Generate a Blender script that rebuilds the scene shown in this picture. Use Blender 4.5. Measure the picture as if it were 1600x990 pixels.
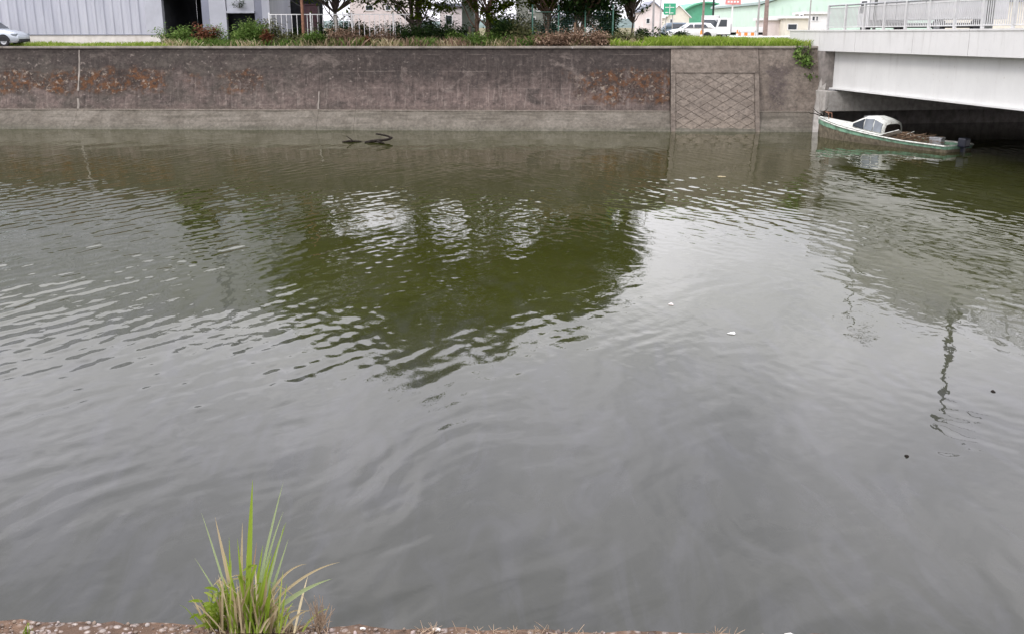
import bpy, bmesh, math, random
import numpy as np
from mathutils import Vector, Matrix, noise as mnoise

# ------------------------------------------------------------------ clear, camera, world, sun, exposure
for _o in list(bpy.data.objects):
    bpy.data.objects.remove(_o, do_unlink=True)
SC = bpy.context.scene
COL = SC.collection
R = math.radians
RNG = random.Random(11)

EYE = 5.4                      # metres above the water
PITCH = math.atan((495 - 43) / 1600.0)
cam_d = bpy.data.cameras.new("camera")
cam_d.sensor_width = 36.0
cam_d.lens = 36.0
cam_d.clip_start = 0.05
cam_d.clip_end = 6000
cam = bpy.data.objects.new("camera", cam_d)
cam.location = (0, 0, EYE)
cam.rotation_euler = (math.pi / 2 - PITCH, R(0.06), 0)
COL.objects.link(cam)
SC.camera = cam

SUN_EL, SUN_ROT = R(44), R(234)          # veiled sun behind the viewer's left shoulder
W = bpy.data.worlds.new("World")
SC.world = W
W.use_nodes = True
_nt = W.node_tree
_nt.nodes.clear()
_out = _nt.nodes.new("ShaderNodeOutputWorld")
_bg = _nt.nodes.new("ShaderNodeBackground")
_bg.inputs[1].default_value = 0.115
_sky = _nt.nodes.new("ShaderNodeTexSky")
_sky.sky_type = 'NISHITA'
_sky.sun_disc = False
_sky.sun_elevation = SUN_EL
_sky.sun_rotation = SUN_ROT
_sky.air_density = 1.0
_sky.dust_density = 3.0
_tc = _nt.nodes.new("ShaderNodeTexCoord")
_mp = _nt.nodes.new("ShaderNodeMapping")
_mp.inputs['Scale'].default_value = (1.0, 1.0, 2.2)
_nz = _nt.nodes.new("ShaderNodeTexNoise")
_nz.inputs['Scale'].default_value = 3.2
_nz.inputs['Detail'].default_value = 6
_nz.inputs['Roughness'].default_value = 0.6
_nz.inputs['Distortion'].default_value = 0.6
_cr = _nt.nodes.new("ShaderNodeValToRGB")
_cr.color_ramp.elements[0].position = 0.32
_cr.color_ramp.elements[0].color = (13.2, 13.1, 14.5, 1)
_cr.color_ramp.elements[1].position = 0.68
_cr.color_ramp.elements[1].color = (23.3, 22.8, 24.2, 1)
_mx = _nt.nodes.new("ShaderNodeMix")
_mx.data_type = 'RGBA'
_mx.inputs[0].default_value = 0.93
_L = _nt.links.new
_L(_tc.outputs['Generated'], _mp.inputs[0])
_L(_mp.outputs[0], _nz.inputs['Vector'])
_L(_nz.outputs['Fac'], _cr.inputs[0])
_L(_sky.outputs[0], _mx.inputs[6])
_sp = _nt.nodes.new("ShaderNodeSeparateXYZ")
_L(_tc.outputs['Generated'], _sp.inputs[0])
_m1 = _nt.nodes.new("ShaderNodeMath"); _m1.operation = 'MAXIMUM'; _m1.inputs[1].default_value = 0.0
_L(_sp.outputs[2], _m1.inputs[0])
_m2 = _nt.nodes.new("ShaderNodeMath"); _m2.operation = 'MULTIPLY_ADD'          # thin bright overcast, a little brighter overhead
_m2.inputs[1].default_value = 0.70; _m2.inputs[2].default_value = 0.78
_L(_m1.outputs[0], _m2.inputs[0])
_oc = _nt.nodes.new("ShaderNodeMix"); _oc.data_type = 'RGBA'; _oc.blend_type = 'MULTIPLY'; _oc.inputs[0].default_value = 1.0
_L(_cr.outputs[0], _oc.inputs[6])
_L(_m2.outputs[0], _oc.inputs[7])
_L(_oc.outputs[2], _mx.inputs[7])
_L(_mx.outputs[2], _bg.inputs[0])
_L(_bg.outputs[0], _out.inputs[0])

sun_d = bpy.data.lights.new("sun", 'SUN')
sun_d.energy = 1.1
sun_d.angle = R(14)
sun_d.color = (1.0, 0.96, 0.9)
sun = bpy.data.objects.new("sun", sun_d)
# nishita sun_rotation r: the sun stands towards (sin r, cos r)
_sd = Vector((math.sin(SUN_ROT) * math.cos(SUN_EL), math.cos(SUN_ROT) * math.cos(SUN_EL), math.sin(SUN_EL)))
sun.rotation_euler = (-_sd).to_track_quat('-Z', 'Y').to_euler()
sun.location = (0, 0, 60)
COL.objects.link(sun)

SC.view_settings.view_transform = 'Standard'
SC.view_settings.look = 'None'
SC.view_settings.exposure = 0.0
SC.view_settings.gamma = 1.0
SC.view_settings.use_curve_mapping = False
SC.cycles.max_bounces = 6
SC.cycles.diffuse_bounces = 3
SC.cycles.glossy_bounces = 3
SC.cycles.use_denoising = True


# ------------------------------------------------------------------ helpers
def at(px, py, Y):
    """The point at distance Y in front of the viewer that lies behind photo pixel (px, py)."""
    xc, yc = (px - 800) / 1600.0, -(py - 495) / 1600.0
    dy = math.cos(PITCH) + yc * math.sin(PITCH)
    dz = -math.sin(PITCH) + yc * math.cos(PITCH)
    t = Y / dy
    return Vector((xc * t, Y, EYE + dz * t))


def at_z(px, py, z):
    xc, yc = (px - 800) / 1600.0, -(py - 495) / 1600.0
    dy = math.cos(PITCH) + yc * math.sin(PITCH)
    dz = -math.sin(PITCH) + yc * math.cos(PITCH)
    t = (z - EYE) / dz
    return Vector((xc * t, dy * t, z))


def wx(px, Y, z=5.0):
    """World x of photo column px for something at distance Y and height z."""
    return (px - 800) / 1600.0 * (Y * math.cos(PITCH) + (EYE - z) * math.sin(PITCH))


class MB:
    """Collects shapes into one mesh."""
    def __init__(self):
        self.v, self.f, self.s = [], [], []

    def add(self, verts, faces, smooth=False):
        b = len(self.v)
        self.v.extend([tuple(p) for p in verts])
        for q in faces:
            self.f.append(tuple(i + b for i in q))
            self.s.append(smooth)
        return self

    def box(self, x0, y0, z0, x1, y1, z1, bev=0.0):
        if bev <= 0:
            v = [(x0, y0, z0), (x1, y0, z0), (x1, y1, z0), (x0, y1, z0), (x0, y0, z1), (x1, y0, z1), (x1, y1, z1), (x0, y1, z1)]
            return self.add(v, [(0, 3, 2, 1), (4, 5, 6, 7), (0, 1, 5, 4), (1, 2, 6, 5), (2, 3, 7, 6), (3, 0, 4, 7)])
        bm = bmesh.new()
        bmesh.ops.create_cube(bm, size=1, matrix=Matrix.Translation(((x0 + x1) / 2, (y0 + y1) / 2, (z0 + z1) / 2)) @ Matrix.Diagonal((x1 - x0, y1 - y0, z1 - z0, 1)))
        bmesh.ops.bevel(bm, geom=bm.edges[:], offset=bev, segments=2, affect='EDGES', profile=0.6)
        bm.verts.ensure_lookup_table()
        self.add([v.co[:] for v in bm.verts], [[v.index for v in f.verts] for f in bm.faces])
        bm.free()
        return self

    def tube(self, pts, r0, r1=None, n=8, cap=True, smooth=True):
        pts = [Vector(p) for p in pts]
        r1 = r0 if r1 is None else r1
        rs = [r0 + (r1 - r0) * i / max(1, len(pts) - 1) for i in range(len(pts))]
        vs, fs = [], []
        ref = None
        for i, p in enumerate(pts):
            a = pts[max(0, i - 1)]
            c = pts[min(len(pts) - 1, i + 1)]
            d = (c - a).normalized()
            if ref is None:
                ref = Vector((0, 0, 1)) if abs(d.z) < 0.9 else Vector((1, 0, 0))
            s = d.cross(ref).normalized()
            ref = s.cross(d).normalized()
            for k in range(n):
                an = 2 * math.pi * k / n
                vs.append(p + (s * math.cos(an) + ref * math.sin(an)) * rs[i])
        for i in range(len(pts) - 1):
            for k in range(n):
                k2 = (k + 1) % n
                fs.append((i * n + k, i * n + k2, (i + 1) * n + k2, (i + 1) * n + k))
        self.add(vs, fs, smooth)
        if cap:
            self.add(vs[:n], [tuple(range(n))[::-1]])
            self.add(vs[-n:], [tuple(range(n))])
        return self

    def prism(self, poly, y0, y1):
        """Polygon in (x, z) swept from y0 to y1."""
        n = len(poly)
        v = [(p[0], y0, p[1]) for p in poly] + [(p[0], y1, p[1]) for p in poly]
        f = [tuple(range(n)), tuple(range(2 * n - 1, n - 1, -1))]
        f += [(i, i + n, (i + 1) % n + n, (i + 1) % n) for i in range(n)]
        return self.add(v, f)

    def prism_x(self, poly, x0, x1):
        """Polygon in (y, z) swept from x0 to x1."""
        n = len(poly)
        v = [(x0, p[0], p[1]) for p in poly] + [(x1, p[0], p[1]) for p in poly]
        f = [tuple(range(n))[::-1], tuple(range(n, 2 * n))]
        f += [(i, (i + 1) % n, (i + 1) % n + n, i + n) for i in range(n)]
        return self.add(v, f)

    def quad(self, a, b, c, d):
        return self.add([a, b, c, d], [(0, 1, 2, 3)])

    def mesh(self, name, mat):
        me = bpy.data.meshes.new(name)
        me.from_pydata(self.v, [], self.f)
        me.polygons.foreach_set('use_smooth', self.s)
        if mat:
            me.materials.append(mat)
        me.update()
        return me

    def build(self, name, mat, parent=None, loc=None, fix=True):
        me = self.mesh(name, mat)
        if fix:
            bm = bmesh.new()
            bm.from_mesh(me)
            bmesh.ops.recalc_face_normals(bm, faces=bm.faces[:])
            bm.to_mesh(me)
            bm.free()
        return link(name, me, parent, loc)


def link(name, me, parent=None, loc=None, rot=None):
    o = bpy.data.objects.new(name, me)
    COL.objects.link(o)
    if parent:
        o.parent = parent
    if loc is not None:
        o.location = loc
    if rot is not None:
        o.rotation_euler = rot
    return o


def tag(o, label=None, cat=None, group=None, kind=None):
    if label: o['label'] = label
    if cat: o['category'] = cat
    if group: o['group'] = group
    if kind: o['kind'] = kind
    return o


def thing(name, label, cat, loc=(0, 0, 0), rz=0.0, group=None):
    o = bpy.data.objects.new(name, None)
    o.empty_display_size = 0.3
    COL.objects.link(o)
    o.location = loc
    o.rotation_euler = (0, 0, rz)
    return tag(o, label, cat, group)


def kids(o):
    return [c for c in bpy.data.objects if c.parent == o]


def copy_tree(o, parent=None):
    c = o.copy()
    COL.objects.link(c)
    if parent:
        c.parent = parent
    for ch in kids(o):
        copy_tree(ch, c)
    return c


# ------------------------------------------------------------------ materials
class NT:
    def __init__(self, name):
        self.m = bpy.data.materials.new(name)
        self.m.use_nodes = True
        self.t = self.m.node_tree
        self.t.nodes.clear()
        self.out = self.t.nodes.new("ShaderNodeOutputMaterial")

    def set(self, sock, val):
        if isinstance(val, bpy.types.NodeSocket):
            self.t.links.new(val, sock)
        elif isinstance(val, (tuple, list)) and len(val) == 3 and sock.type == 'RGBA':
            sock.default_value = (*val, 1)
        else:
            sock.default_value = val

    def node(self, kind, ins=None, **props):
        n = self.t.nodes.new(kind)
        for k, v in props.items():
            setattr(n, k, v)
        for k, v in (ins or {}).items():
            self.set(n.inputs[k], v)
        return n

    def coord(self, which='Object'):
        return self.node("ShaderNodeTexCoord").outputs[which]

    def pos(self):
        return self.node("ShaderNodeNewGeometry").outputs['Position']

    def mapping(self, vec, scale=(1, 1, 1), rot=(0, 0, 0), loc=(0, 0, 0)):
        return self.node("ShaderNodeMapping", {'Vector': vec, 'Scale': scale, 'Rotation': rot, 'Location': loc}).outputs[0]

    def noise(self, vec, scale=5, detail=4, rough=0.55, dist=0.0):
        return self.node("ShaderNodeTexNoise", {'Vector': vec, 'Scale': scale, 'Detail': detail, 'Roughness': rough, 'Distortion': dist}).outputs['Fac']

    def voronoi(self, vec, scale=5, feature='F1', out='Distance'):
        return self.node("ShaderNodeTexVoronoi", {'Vector': vec, 'Scale': scale}, feature=feature).outputs[out]

    def math(self, op, a, b=0.0, c=None, clamp=False):
        n = self.node("ShaderNodeMath", {0: a, 1: b}, operation=op)
        n.use_clamp = clamp
        if c is not None:
            self.set(n.inputs[2], c)
        return n.outputs[0]

    def mrange(self, v, a, b, c=0.0, d=1.0, smooth=True):
        n = self.node("ShaderNodeMapRange", {0: v, 1: a, 2: b, 3: c, 4: d})
        n.interpolation_type = 'SMOOTHSTEP' if smooth else 'LINEAR'
        return n.outputs[0]

    def band(self, v, a0, a1, b0, b1):
        return self.math('MULTIPLY', self.mrange(v, a0, a1), self.mrange(v, b0, b1, 1, 0))

    def mix(self, fac, a, b, mode='MIX'):
        n = self.node("ShaderNodeMix", data_type='RGBA', blend_type=mode)
        self.set(n.inputs[0], fac)
        self.set(n.inputs[6], a)
        self.set(n.inputs[7], b)
        return n.outputs[2]

    def sep(self, vec):
        return self.node("ShaderNodeSeparateXYZ", {0: vec}).outputs

    def bump(self, h, strength=0.5, dist=0.02):
        return self.node("ShaderNodeBump", {'Height': h, 'Strength': strength, 'Distance': dist}).outputs[0]

    def bsdf(self, color, rough=0.7, normal=None, metal=0.0, spec=0.5, **kw):
        n = self.node("ShaderNodeBsdfPrincipled", {'Base Color': color, 'Roughness': rough, 'Metallic': metal, 'Specular IOR Level': spec})
        if normal is not None:
            self.set(n.inputs['Normal'], normal)
        for k, v in kw.items():
            self.set(n.inputs[k], v)
        self.t.links.new(n.outputs[0], self.out.inputs[0])
        return n


def pm(name, col, rough=0.6, var=0.18, scale=6.0, bump=0.15, metal=0.0, dirt=None, dirt_amt=0.35, spec=0.4):
    """A weathered painted / concrete / plastic surface."""
    T = NT(name)
    c = T.coord()
    a = T.noise(c, scale, 6, 0.6)
    lo = tuple(x * (1 - var) for x in col)
    hi = tuple(min(1, x * (1 + var)) for x in col)
    base = T.mix(T.mrange(a, 0.3, 0.7), lo, hi)
    if dirt:
        d = T.noise(T.mapping(c, (1.4, 1.4, 0.35)), scale * 0.7, 7, 0.68)
        base = T.mix(T.math('MULTIPLY', T.mrange(d, 0.48, 0.75), dirt_amt), base, dirt)
    nrm = T.bump(T.noise(c, scale * 6, 3, 0.6), bump, 0.01) if bump > 0 else None
    T.bsdf(base, rough, nrm, metal, spec)
    return T.m


def leaf_mat(name, c0, c1, c2, trans=0.3):
    T = NT(name)
    r = T.node("ShaderNodeNewGeometry").outputs['Random Per Island']
    cr = T.node("ShaderNodeValToRGB", {0: r})
    e = cr.color_ramp.elements
    e[0].color = (*c0, 1)
    e[1].color = (*c2, 1)
    m = e.new(0.55)
    m.color = (*c1, 1)
    big = T.noise(T.coord(), 0.8, 3)
    col = T.mix(T.mrange(big, 0.35, 0.7), cr.outputs[0], tuple(x * 0.7 for x in c1))
    d = T.node("ShaderNodeBsdfPrincipled", {'Base Color': col, 'Roughness': 0.6, 'Specular IOR Level': 0.12})
    t = T.node("ShaderNodeBsdfTranslucent", {'Color': col})
    mx = T.node("ShaderNodeMixShader", {0: trans, 1: d.outputs[0], 2: t.outputs[0]})
    T.t.links.new(mx.outputs[0], T.out.inputs[0])
    return T.m


M = {}
M['foliage'] = leaf_mat('tree leaves', (0.038, 0.064, 0.003), (0.085, 0.122, 0.007), (0.15, 0.19, 0.018), 0.5)
M['foliage_dark'] = leaf_mat('dark leaves', (0.012, 0.032, 0.010), (0.03, 0.062, 0.017), (0.06, 0.10, 0.025), 0.3)
M['weed_green'] = leaf_mat('weed leaves', (0.07, 0.14, 0.025), (0.14, 0.23, 0.05), (0.27, 0.35, 0.11), 0.35)
M['weed_olive'] = leaf_mat('olive weed leaves', (0.06, 0.08, 0.03), (0.13, 0.14, 0.06), (0.25, 0.22, 0.11), 0.25)
M['weed_red'] = leaf_mat('withered red leaves', (0.10, 0.035, 0.02), (0.21, 0.075, 0.04), (0.32, 0.18, 0.10), 0.25)
M['weed_brown'] = leaf_mat('withered brown leaves', (0.16, 0.105, 0.07), (0.32, 0.215, 0.15), (0.46, 0.34, 0.24), 0.25)
M['grass'] = leaf_mat('bank grass', (0.15, 0.25, 0.025), (0.27, 0.38, 0.05), (0.48, 0.48, 0.18), 0.4)
M['straw'] = leaf_mat('straw', (0.26, 0.20, 0.10), (0.45, 0.37, 0.22), (0.64, 0.56, 0.38), 0.3)
M['blade_green'] = leaf_mat('reed blade', (0.17, 0.25, 0.022), (0.25, 0.35, 0.04), (0.42, 0.47, 0.12), 0.45)
M['blade_pale'] = leaf_mat('pale reed blade', (0.22, 0.30, 0.14), (0.33, 0.40, 0.2), (0.45, 0.5, 0.3), 0.4)
M['bark'] = pm('bark', (0.075, 0.055, 0.045), 0.9, 0.4, 9, 0.8, dirt=(0.14, 0.11, 0.09))
M['bark_red'] = pm('reddish bark', (0.14, 0.085, 0.06), 0.9, 0.4, 9, 0.8, dirt=(0.22, 0.16, 0.12))
M['glass'] = pm('dark window glass', (0.035, 0.042, 0.05), 0.08, 0.1, 2, 0, spec=0.6)
M['glass_pale'] = pm('grey window glass', (0.16, 0.18, 0.2), 0.12, 0.2, 2, 0, spec=0.6)
M['black'] = pm('black rubber', (0.018, 0.018, 0.02), 0.75, 0.3, 12)
M['steel'] = pm('galvanised steel', (0.36, 0.37, 0.38), 0.45, 0.15, 8, 0.1, 0.5, dirt=(0.2, 0.16, 0.13))
M['white_paint'] = pm('white paint', (0.78, 0.78, 0.77), 0.45, 0.05, 5, 0.05, dirt=(0.5, 0.47, 0.42), dirt_amt=0.35)
M['white_vehicle'] = pm('white vehicle paint', (0.8, 0.8, 0.8), 0.25, 0.03, 3, 0.0, dirt=(0.55, 0.53, 0.5), dirt_amt=0.25)
M['silver_vehicle'] = pm('silver vehicle paint', (0.5, 0.54, 0.58), 0.25, 0.05, 3, 0.0, 0.35)
M['grey_vehicle'] = pm('blue grey vehicle paint', (0.12, 0.16, 0.2), 0.3, 0.05, 3, 0.0)
M['orange'] = pm('orange plastic', (0.85, 0.27, 0.05), 0.5, 0.12, 8)
M['maroon'] = pm('dark maroon panel', (0.055, 0.02, 0.028), 0.5, 0.3, 4, dirt=(0.12, 0.07, 0.06))
M['concrete'] = pm('concrete', (0.36, 0.34, 0.31), 0.85, 0.2, 4, 0.4, dirt=(0.16, 0.14, 0.12), dirt_amt=0.6)
M['concrete_dark'] = pm('stained concrete', (0.25, 0.225, 0.205), 0.9, 0.25, 3, 0.5, dirt=(0.09, 0.08, 0.07), dirt_amt=0.7)
def streaky(name, col, dirt, top_z):
    T = NT(name)
    p = T.pos()
    x, y, z = T.sep(p)
    u = T.node("ShaderNodeCombineXYZ", {0: T.math('ADD', x, T.math('MULTIPLY', y, 1.0)), 1: 0.0, 2: T.math('MULTIPLY', z, 0.10)}).outputs[0]
    st = T.noise(u, 2.2, 8, 0.68)
    bl_ = T.noise(p, 0.8, 7, 0.66)
    fade = T.mrange(T.math('ADD', z, T.math('MULTIPLY', bl_, 0.5)), top_z - 1.0, top_z + 0.2, 0.35, 1.0)
    base = T.mix(T.mrange(bl_, 0.3, 0.7), tuple(k * 0.93 for k in col), col)
    base = T.mix(T.math('MULTIPLY', T.math('MULTIPLY', T.mrange(st, 0.50, 0.70), fade), 0.65), base, dirt)
    sp_ = T.mrange(T.noise(p, 6.5, 4, 0.6), 0.66, 0.74)
    base = T.mix(T.math('MULTIPLY', sp_, 0.4), base, (0.36, 0.30, 0.24))
    T.bsdf(base, 0.6, T.bump(T.noise(p, 14, 4, 0.6), 0.12, 0.01), 0, 0.3)
    return T.m
M['bridge_white'] = streaky('bridge fascia concrete', (0.67, 0.665, 0.645), (0.44, 0.43, 0.40), 5.2)
M['girder_white'] = streaky('pale girder paint', (0.68, 0.68, 0.66), (0.47, 0.455, 0.43), 4.3)
M['railing'] = pm('weathered railing paint', (0.56, 0.56, 0.55), 0.5, 0.08, 3, 0.05, dirt=(0.36, 0.34, 0.31), dirt_amt=0.5)
M['cargo_grey'] = pm('grey cargo box', (0.56, 0.555, 0.55), 0.4, 0.05, 1.5, 0.0, dirt=(0.42, 0.40, 0.38), dirt_amt=0.5)
M['asphalt'] = pm('asphalt', (0.055, 0.055, 0.056), 0.9, 0.25, 4, 0.5)
M['shed_pink'] = pm('pinkish white wall', (0.72, 0.64, 0.62), 0.7, 0.06, 2, 0.1, dirt=(0.45, 0.4, 0.37))
M['cream_wall'] = pm('cream wall', (0.74, 0.70, 0.60), 0.7, 0.06, 2, 0.1, dirt=(0.5, 0.45, 0.38))
M['grey_block'] = pm('grey green concrete wall', (0.3, 0.31, 0.28), 0.85, 0.15, 2, 0.3, dirt=(0.14, 0.14, 0.12), dirt_amt=0.6)
M['aqua_panel'] = pm('pale aqua sheet', (0.55, 0.63, 0.61), 0.5, 0.06, 2, 0.1, dirt=(0.4, 0.42, 0.4))
M['mint'] = pm('mint green sheet metal', (0.60, 0.77, 0.66), 0.5, 0.04, 1, 0.0, dirt=(0.6, 0.68, 0.62))
M['mint_roof'] = pm('grey mint roof edge', (0.33, 0.42, 0.40), 0.5, 0.06, 1, 0.0)
M['green_hall'] = pm('green sheet metal', (0.10, 0.36, 0.22), 0.5, 0.08, 1, 0.05, dirt=(0.16, 0.34, 0.25))
M['sign_green'] = pm('green sign face', (0.04, 0.34, 0.18), 0.4, 0.05, 2, 0.0)
M['sign_pink'] = pm('faded red sign face', (0.68, 0.25, 0.24), 0.5, 0.12, 2, 0.0)
M['pole_brown'] = pm('brown utility pole', (0.27, 0.20, 0.175), 0.8, 0.2, 5, 0.3)
M['pole_grey'] = pm('grey pole', (0.36, 0.35, 0.34), 0.7, 0.12, 5, 0.2)
M['pole_dark'] = pm('dark grey pole', (0.13, 0.135, 0.125), 0.6, 0.15, 4, 0.1)
M['green_post'] = pm('green fence paint', (0.10, 0.24, 0.18), 0.5, 0.15, 5, 0.1, dirt=(0.3, 0.38, 0.33))
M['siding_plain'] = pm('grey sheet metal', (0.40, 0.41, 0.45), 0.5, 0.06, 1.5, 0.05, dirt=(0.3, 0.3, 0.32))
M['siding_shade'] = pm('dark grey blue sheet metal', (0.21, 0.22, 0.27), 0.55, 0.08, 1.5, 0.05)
M['plinth'] = pm('pale plinth concrete', (0.62, 0.59, 0.55), 0.85, 0.1, 2, 0.3, dirt=(0.42, 0.38, 0.32), dirt_amt=0.5)
M['dark_inside'] = pm('dark shed interior', (0.03, 0.031, 0.036), 0.9, 0.3, 1)  # near-black: the shade inside bay and opening is put into the colour
M['rust'] = pm('rusty steel', (0.24, 0.12, 0.075), 0.8, 0.3, 7, 0.4, dirt=(0.34, 0.22, 0.16))
M['boat_white'] = pm('chalky white boat paint', (0.66, 0.67, 0.62), 0.65, 0.15, 5, 0.25, dirt=(0.20, 0.17, 0.12), dirt_amt=0.9)
M['boat_green'] = pm('faded green boat paint', (0.20, 0.36, 0.25), 0.75, 0.35, 4, 0.3, dirt=(0.10, 0.09, 0.06), dirt_amt=1.0)
M['boat_hull'] = pm('slimy hull', (0.16, 0.135, 0.095), 0.8, 0.4, 5, 0.5, dirt=(0.06, 0.055, 0.035), dirt_amt=0.8)
M['wood_wet'] = pm('dark wet wood', (0.022, 0.018, 0.015), 0.9, 0.4, 8, 0.5, spec=0.08)
M['wood_old'] = pm('old brown board', (0.20, 0.135, 0.085), 0.8, 0.35, 6, 0.4)
M['engine'] = pm('dark engine cowl', (0.02, 0.022, 0.035), 0.35, 0.2, 4, 0.05)
M['hill'] = pm('wooded hill', (0.10, 0.14, 0.13), 1.0, 0.3, 0.02, 0)
M['twig'] = pm('dead twig', (0.30, 0.22, 0.15), 0.9, 0.3, 20, 0.3)

# corrugated siding of the warehouse
T = NT('pale grey corrugated siding')
c = T.coord()
a = T.noise(T.mapping(c, (1, 1, 0.15)), 1.6, 5, 0.6)
base = T.mix(T.mrange(a, 0.3, 0.72), (0.38, 0.39, 0.44), (0.47, 0.48, 0.525))
base = T.mix(T.math('MULTIPLY', T.mrange(T.noise(T.mapping(c, (3, 3, 0.3)), 2.0, 6, 0.7), 0.55, 0.8), 0.3), base, (0.37, 0.36, 0.37))
T.bsdf(base, 0.45, None, 0.1, 0.4)
M['siding'] = T.m

# old canal wall: dark weathered concrete, streaks, lichen and bare patches
def wall_material(name, newer=False, footing=False, blocks=False):
    T = NT(name)
    c = T.pos() if blocks else T.coord()
    x, y, z = T.sep(c)
    fine = T.noise(c, 7.0, 8, 0.68)
    mid = T.noise(T.mapping(c, (1, 1, 1.4)), 0.9, 7, 0.62, 0.4)
    streak = T.noise(T.mapping(c, (2.6, 1, 0.16)), 1.7, 7, 0.66)
    grain = T.noise(c, 26.0, 3, 0.7)
    if footing:
        base = T.mix(T.mrange(mid, 0.3, 0.7), (0.1085, 0.0959, 0.0784), (0.1645, 0.1484, 0.1246))
        hz = T.noise(T.mapping(c, (0.12, 1, 2.6)), 2.2, 5, 0.6)
        base = T.mix(T.math('MULTIPLY', T.mrange(hz, 0.48, 0.7), 0.65), base, (0.0770, 0.0700, 0.0546))
        wet = T.mrange(T.math('ADD', z, T.math('MULTIPLY', fine, 0.3)), 0.15, 0.5, 1, 0)
        base = T.mix(T.math('MULTIPLY', wet, 0.4), base, (0.0700, 0.0735, 0.0525))
        pale = T.band(T.math('ADD', z, T.math('MULTIPLY', mid, 0.16)), 1.0, 1.06, 1.14, 1.22)
        base = T.mix(T.math('MULTIPLY', pale, 0.6), base, (0.2310, 0.2030, 0.1680))
    elif newer:
        base = T.mix(T.mrange(mid, 0.3, 0.7), (0.1295, 0.1085, 0.0910), (0.1750, 0.1505, 0.1274))
        base = T.mix(T.math('MULTIPLY', T.mrange(streak, 0.52, 0.78), 0.4), base, (0.0840, 0.0700, 0.0595))
    else:
        # cement colour: darker near the top, mauve brown lower down, greyer to the far left
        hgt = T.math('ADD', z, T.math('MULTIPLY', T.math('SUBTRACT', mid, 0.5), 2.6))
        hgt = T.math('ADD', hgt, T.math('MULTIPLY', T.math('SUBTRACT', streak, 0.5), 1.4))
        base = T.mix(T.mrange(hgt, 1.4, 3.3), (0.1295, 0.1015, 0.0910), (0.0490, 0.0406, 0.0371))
        blot = T.noise(T.mapping(c, (0.6, 1, 1.1)), 0.75, 8, 0.7, 0.6)
        base = T.mix(T.math('MULTIPLY', T.mrange(blot, 0.49, 0.66), 0.8), base, (0.046, 0.040, 0.037))
        base = T.mix(T.math('MULTIPLY', T.mrange(blot, 0.34, 0.46, 1, 0), 0.6), base, (0.165, 0.138, 0.122))
        drip = T.noise(T.mapping(c, (4.5, 1, 0.22)), 2.1, 5, 0.62)
        base = T.mix(T.math('MULTIPLY', T.mrange(drip, 0.54, 0.68), T.mrange(hgt, 3.2, 1.4, 0.12, 0.65)), base, (0.225, 0.192, 0.17))
        fl_ = T.math('ABSOLUTE', T.math('SUBTRACT', T.math('FRACT', T.math('MULTIPLY', T.math('ADD', z, T.math('MULTIPLY', mid, 0.10)), 1.12)), 0.5))
        lines = T.math('MULTIPLY', T.mrange(fl_, 0.012, 0.035, 1, 0), T.mrange(T.noise(T.mapping(c, (0.3, 1, 3)), 1.5, 4), 0.46, 0.6))
        base = T.mix(T.math('MULTIPLY', lines, 0.4), base, (0.19, 0.165, 0.145))
        grey = T.mrange(x, -16.0, -6.0, 1, 0)
        base = T.mix(T.math('MULTIPLY', grey, T.mrange(mid, 0.35, 0.7)), base, (0.0735, 0.0644, 0.0560))
        base = T.mix(T.math('MULTIPLY', T.mrange(streak, 0.5, 0.74), 0.6), base, (0.0364, 0.0301, 0.0280))
        pat = T.noise(T.mapping(c, (1, 1, 1)), 2.3, 8, 0.72, 0.8)
        base = T.mix(T.math('MULTIPLY', T.mrange(pat, 0.56, 0.72), 0.55), base, (0.1540, 0.1295, 0.1120))
        # dark mottled lichen band, orange where it thrives
        band = T.band(T.math('ADD', z, T.math('MULTIPLY', T.math('SUBTRACT', mid, 0.5), 1.3)), 1.75, 2.15, 2.85, 3.3)
        right_ = T.mrange(x, 1.0, 3.0)
        band2 = T.band(T.math('ADD', z, T.math('MULTIPLY', T.math('SUBTRACT', mid, 0.5), 1.2)), 1.25, 1.7, 2.95, 3.3)
        band = T.math('ADD', T.math('MULTIPLY', band, T.math('SUBTRACT', 1.0, right_)), T.math('MULTIPLY', band2, right_))
        spots = []
        for (a0, a1, zs) in ((-30.0, -20.5, 0.0), (-18.5, -16.9, -0.35), (-16.6, -13.6, 0.15), (2.9, 9.6, -0.2), (-22.6, -18.9, 0.1)):
            s = T.band(T.math('ADD', x, T.math('MULTIPLY', T.math('SUBTRACT', T.noise(c, 1.6, 6, 0.7), 0.5), 4.0)), a0, a0 + 1.2, a1 - 1.2, a1)
            spots.append(s)
        where = spots[0]
        for s in spots[1:]:
            where = T.math('MAXIMUM', where, s)
        cell = T.voronoi(T.mapping(c, (1, 1, 1.25)), 3.6, 'F1')
        crust = T.math('MULTIPLY', T.mrange(T.math('ADD', T.math('MULTIPLY', cell, 0.45), T.math('MULTIPLY', pat, 0.8)), 0.56, 0.68), T.mrange(T.noise(c, 1.3, 4, 0.6), 0.40, 0.58))
        lich = T.math('MULTIPLY', T.math('MULTIPLY', where, band), T.mrange(T.math('ADD', streak, T.math('MULTIPLY', T.math("SUBTRACT", blot, 0.5), 0.8)), 0.32, 0.50, 0.30, 1.0))
        base = T.mix(T.math('MULTIPLY', lich, T.mrange(fine, 0.38, 0.6)), base, (0.0406, 0.0280, 0.0224))
        orange = T.mix(T.mrange(grain, 0.35, 0.65), (0.075, 0.034, 0.016), (0.150, 0.070, 0.030))
        base = T.mix(T.math('MULTIPLY', lich, T.math('MULTIPLY', crust, 0.75)), base, orange)
        pale = T.mrange(T.noise(c, 4.2, 5, 0.65), 0.56, 0.64)
        base = T.mix(T.math('MULTIPLY', T.math('MULTIPLY', lich, pale), 0.75), base, (0.2310, 0.1960, 0.1610))
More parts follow.
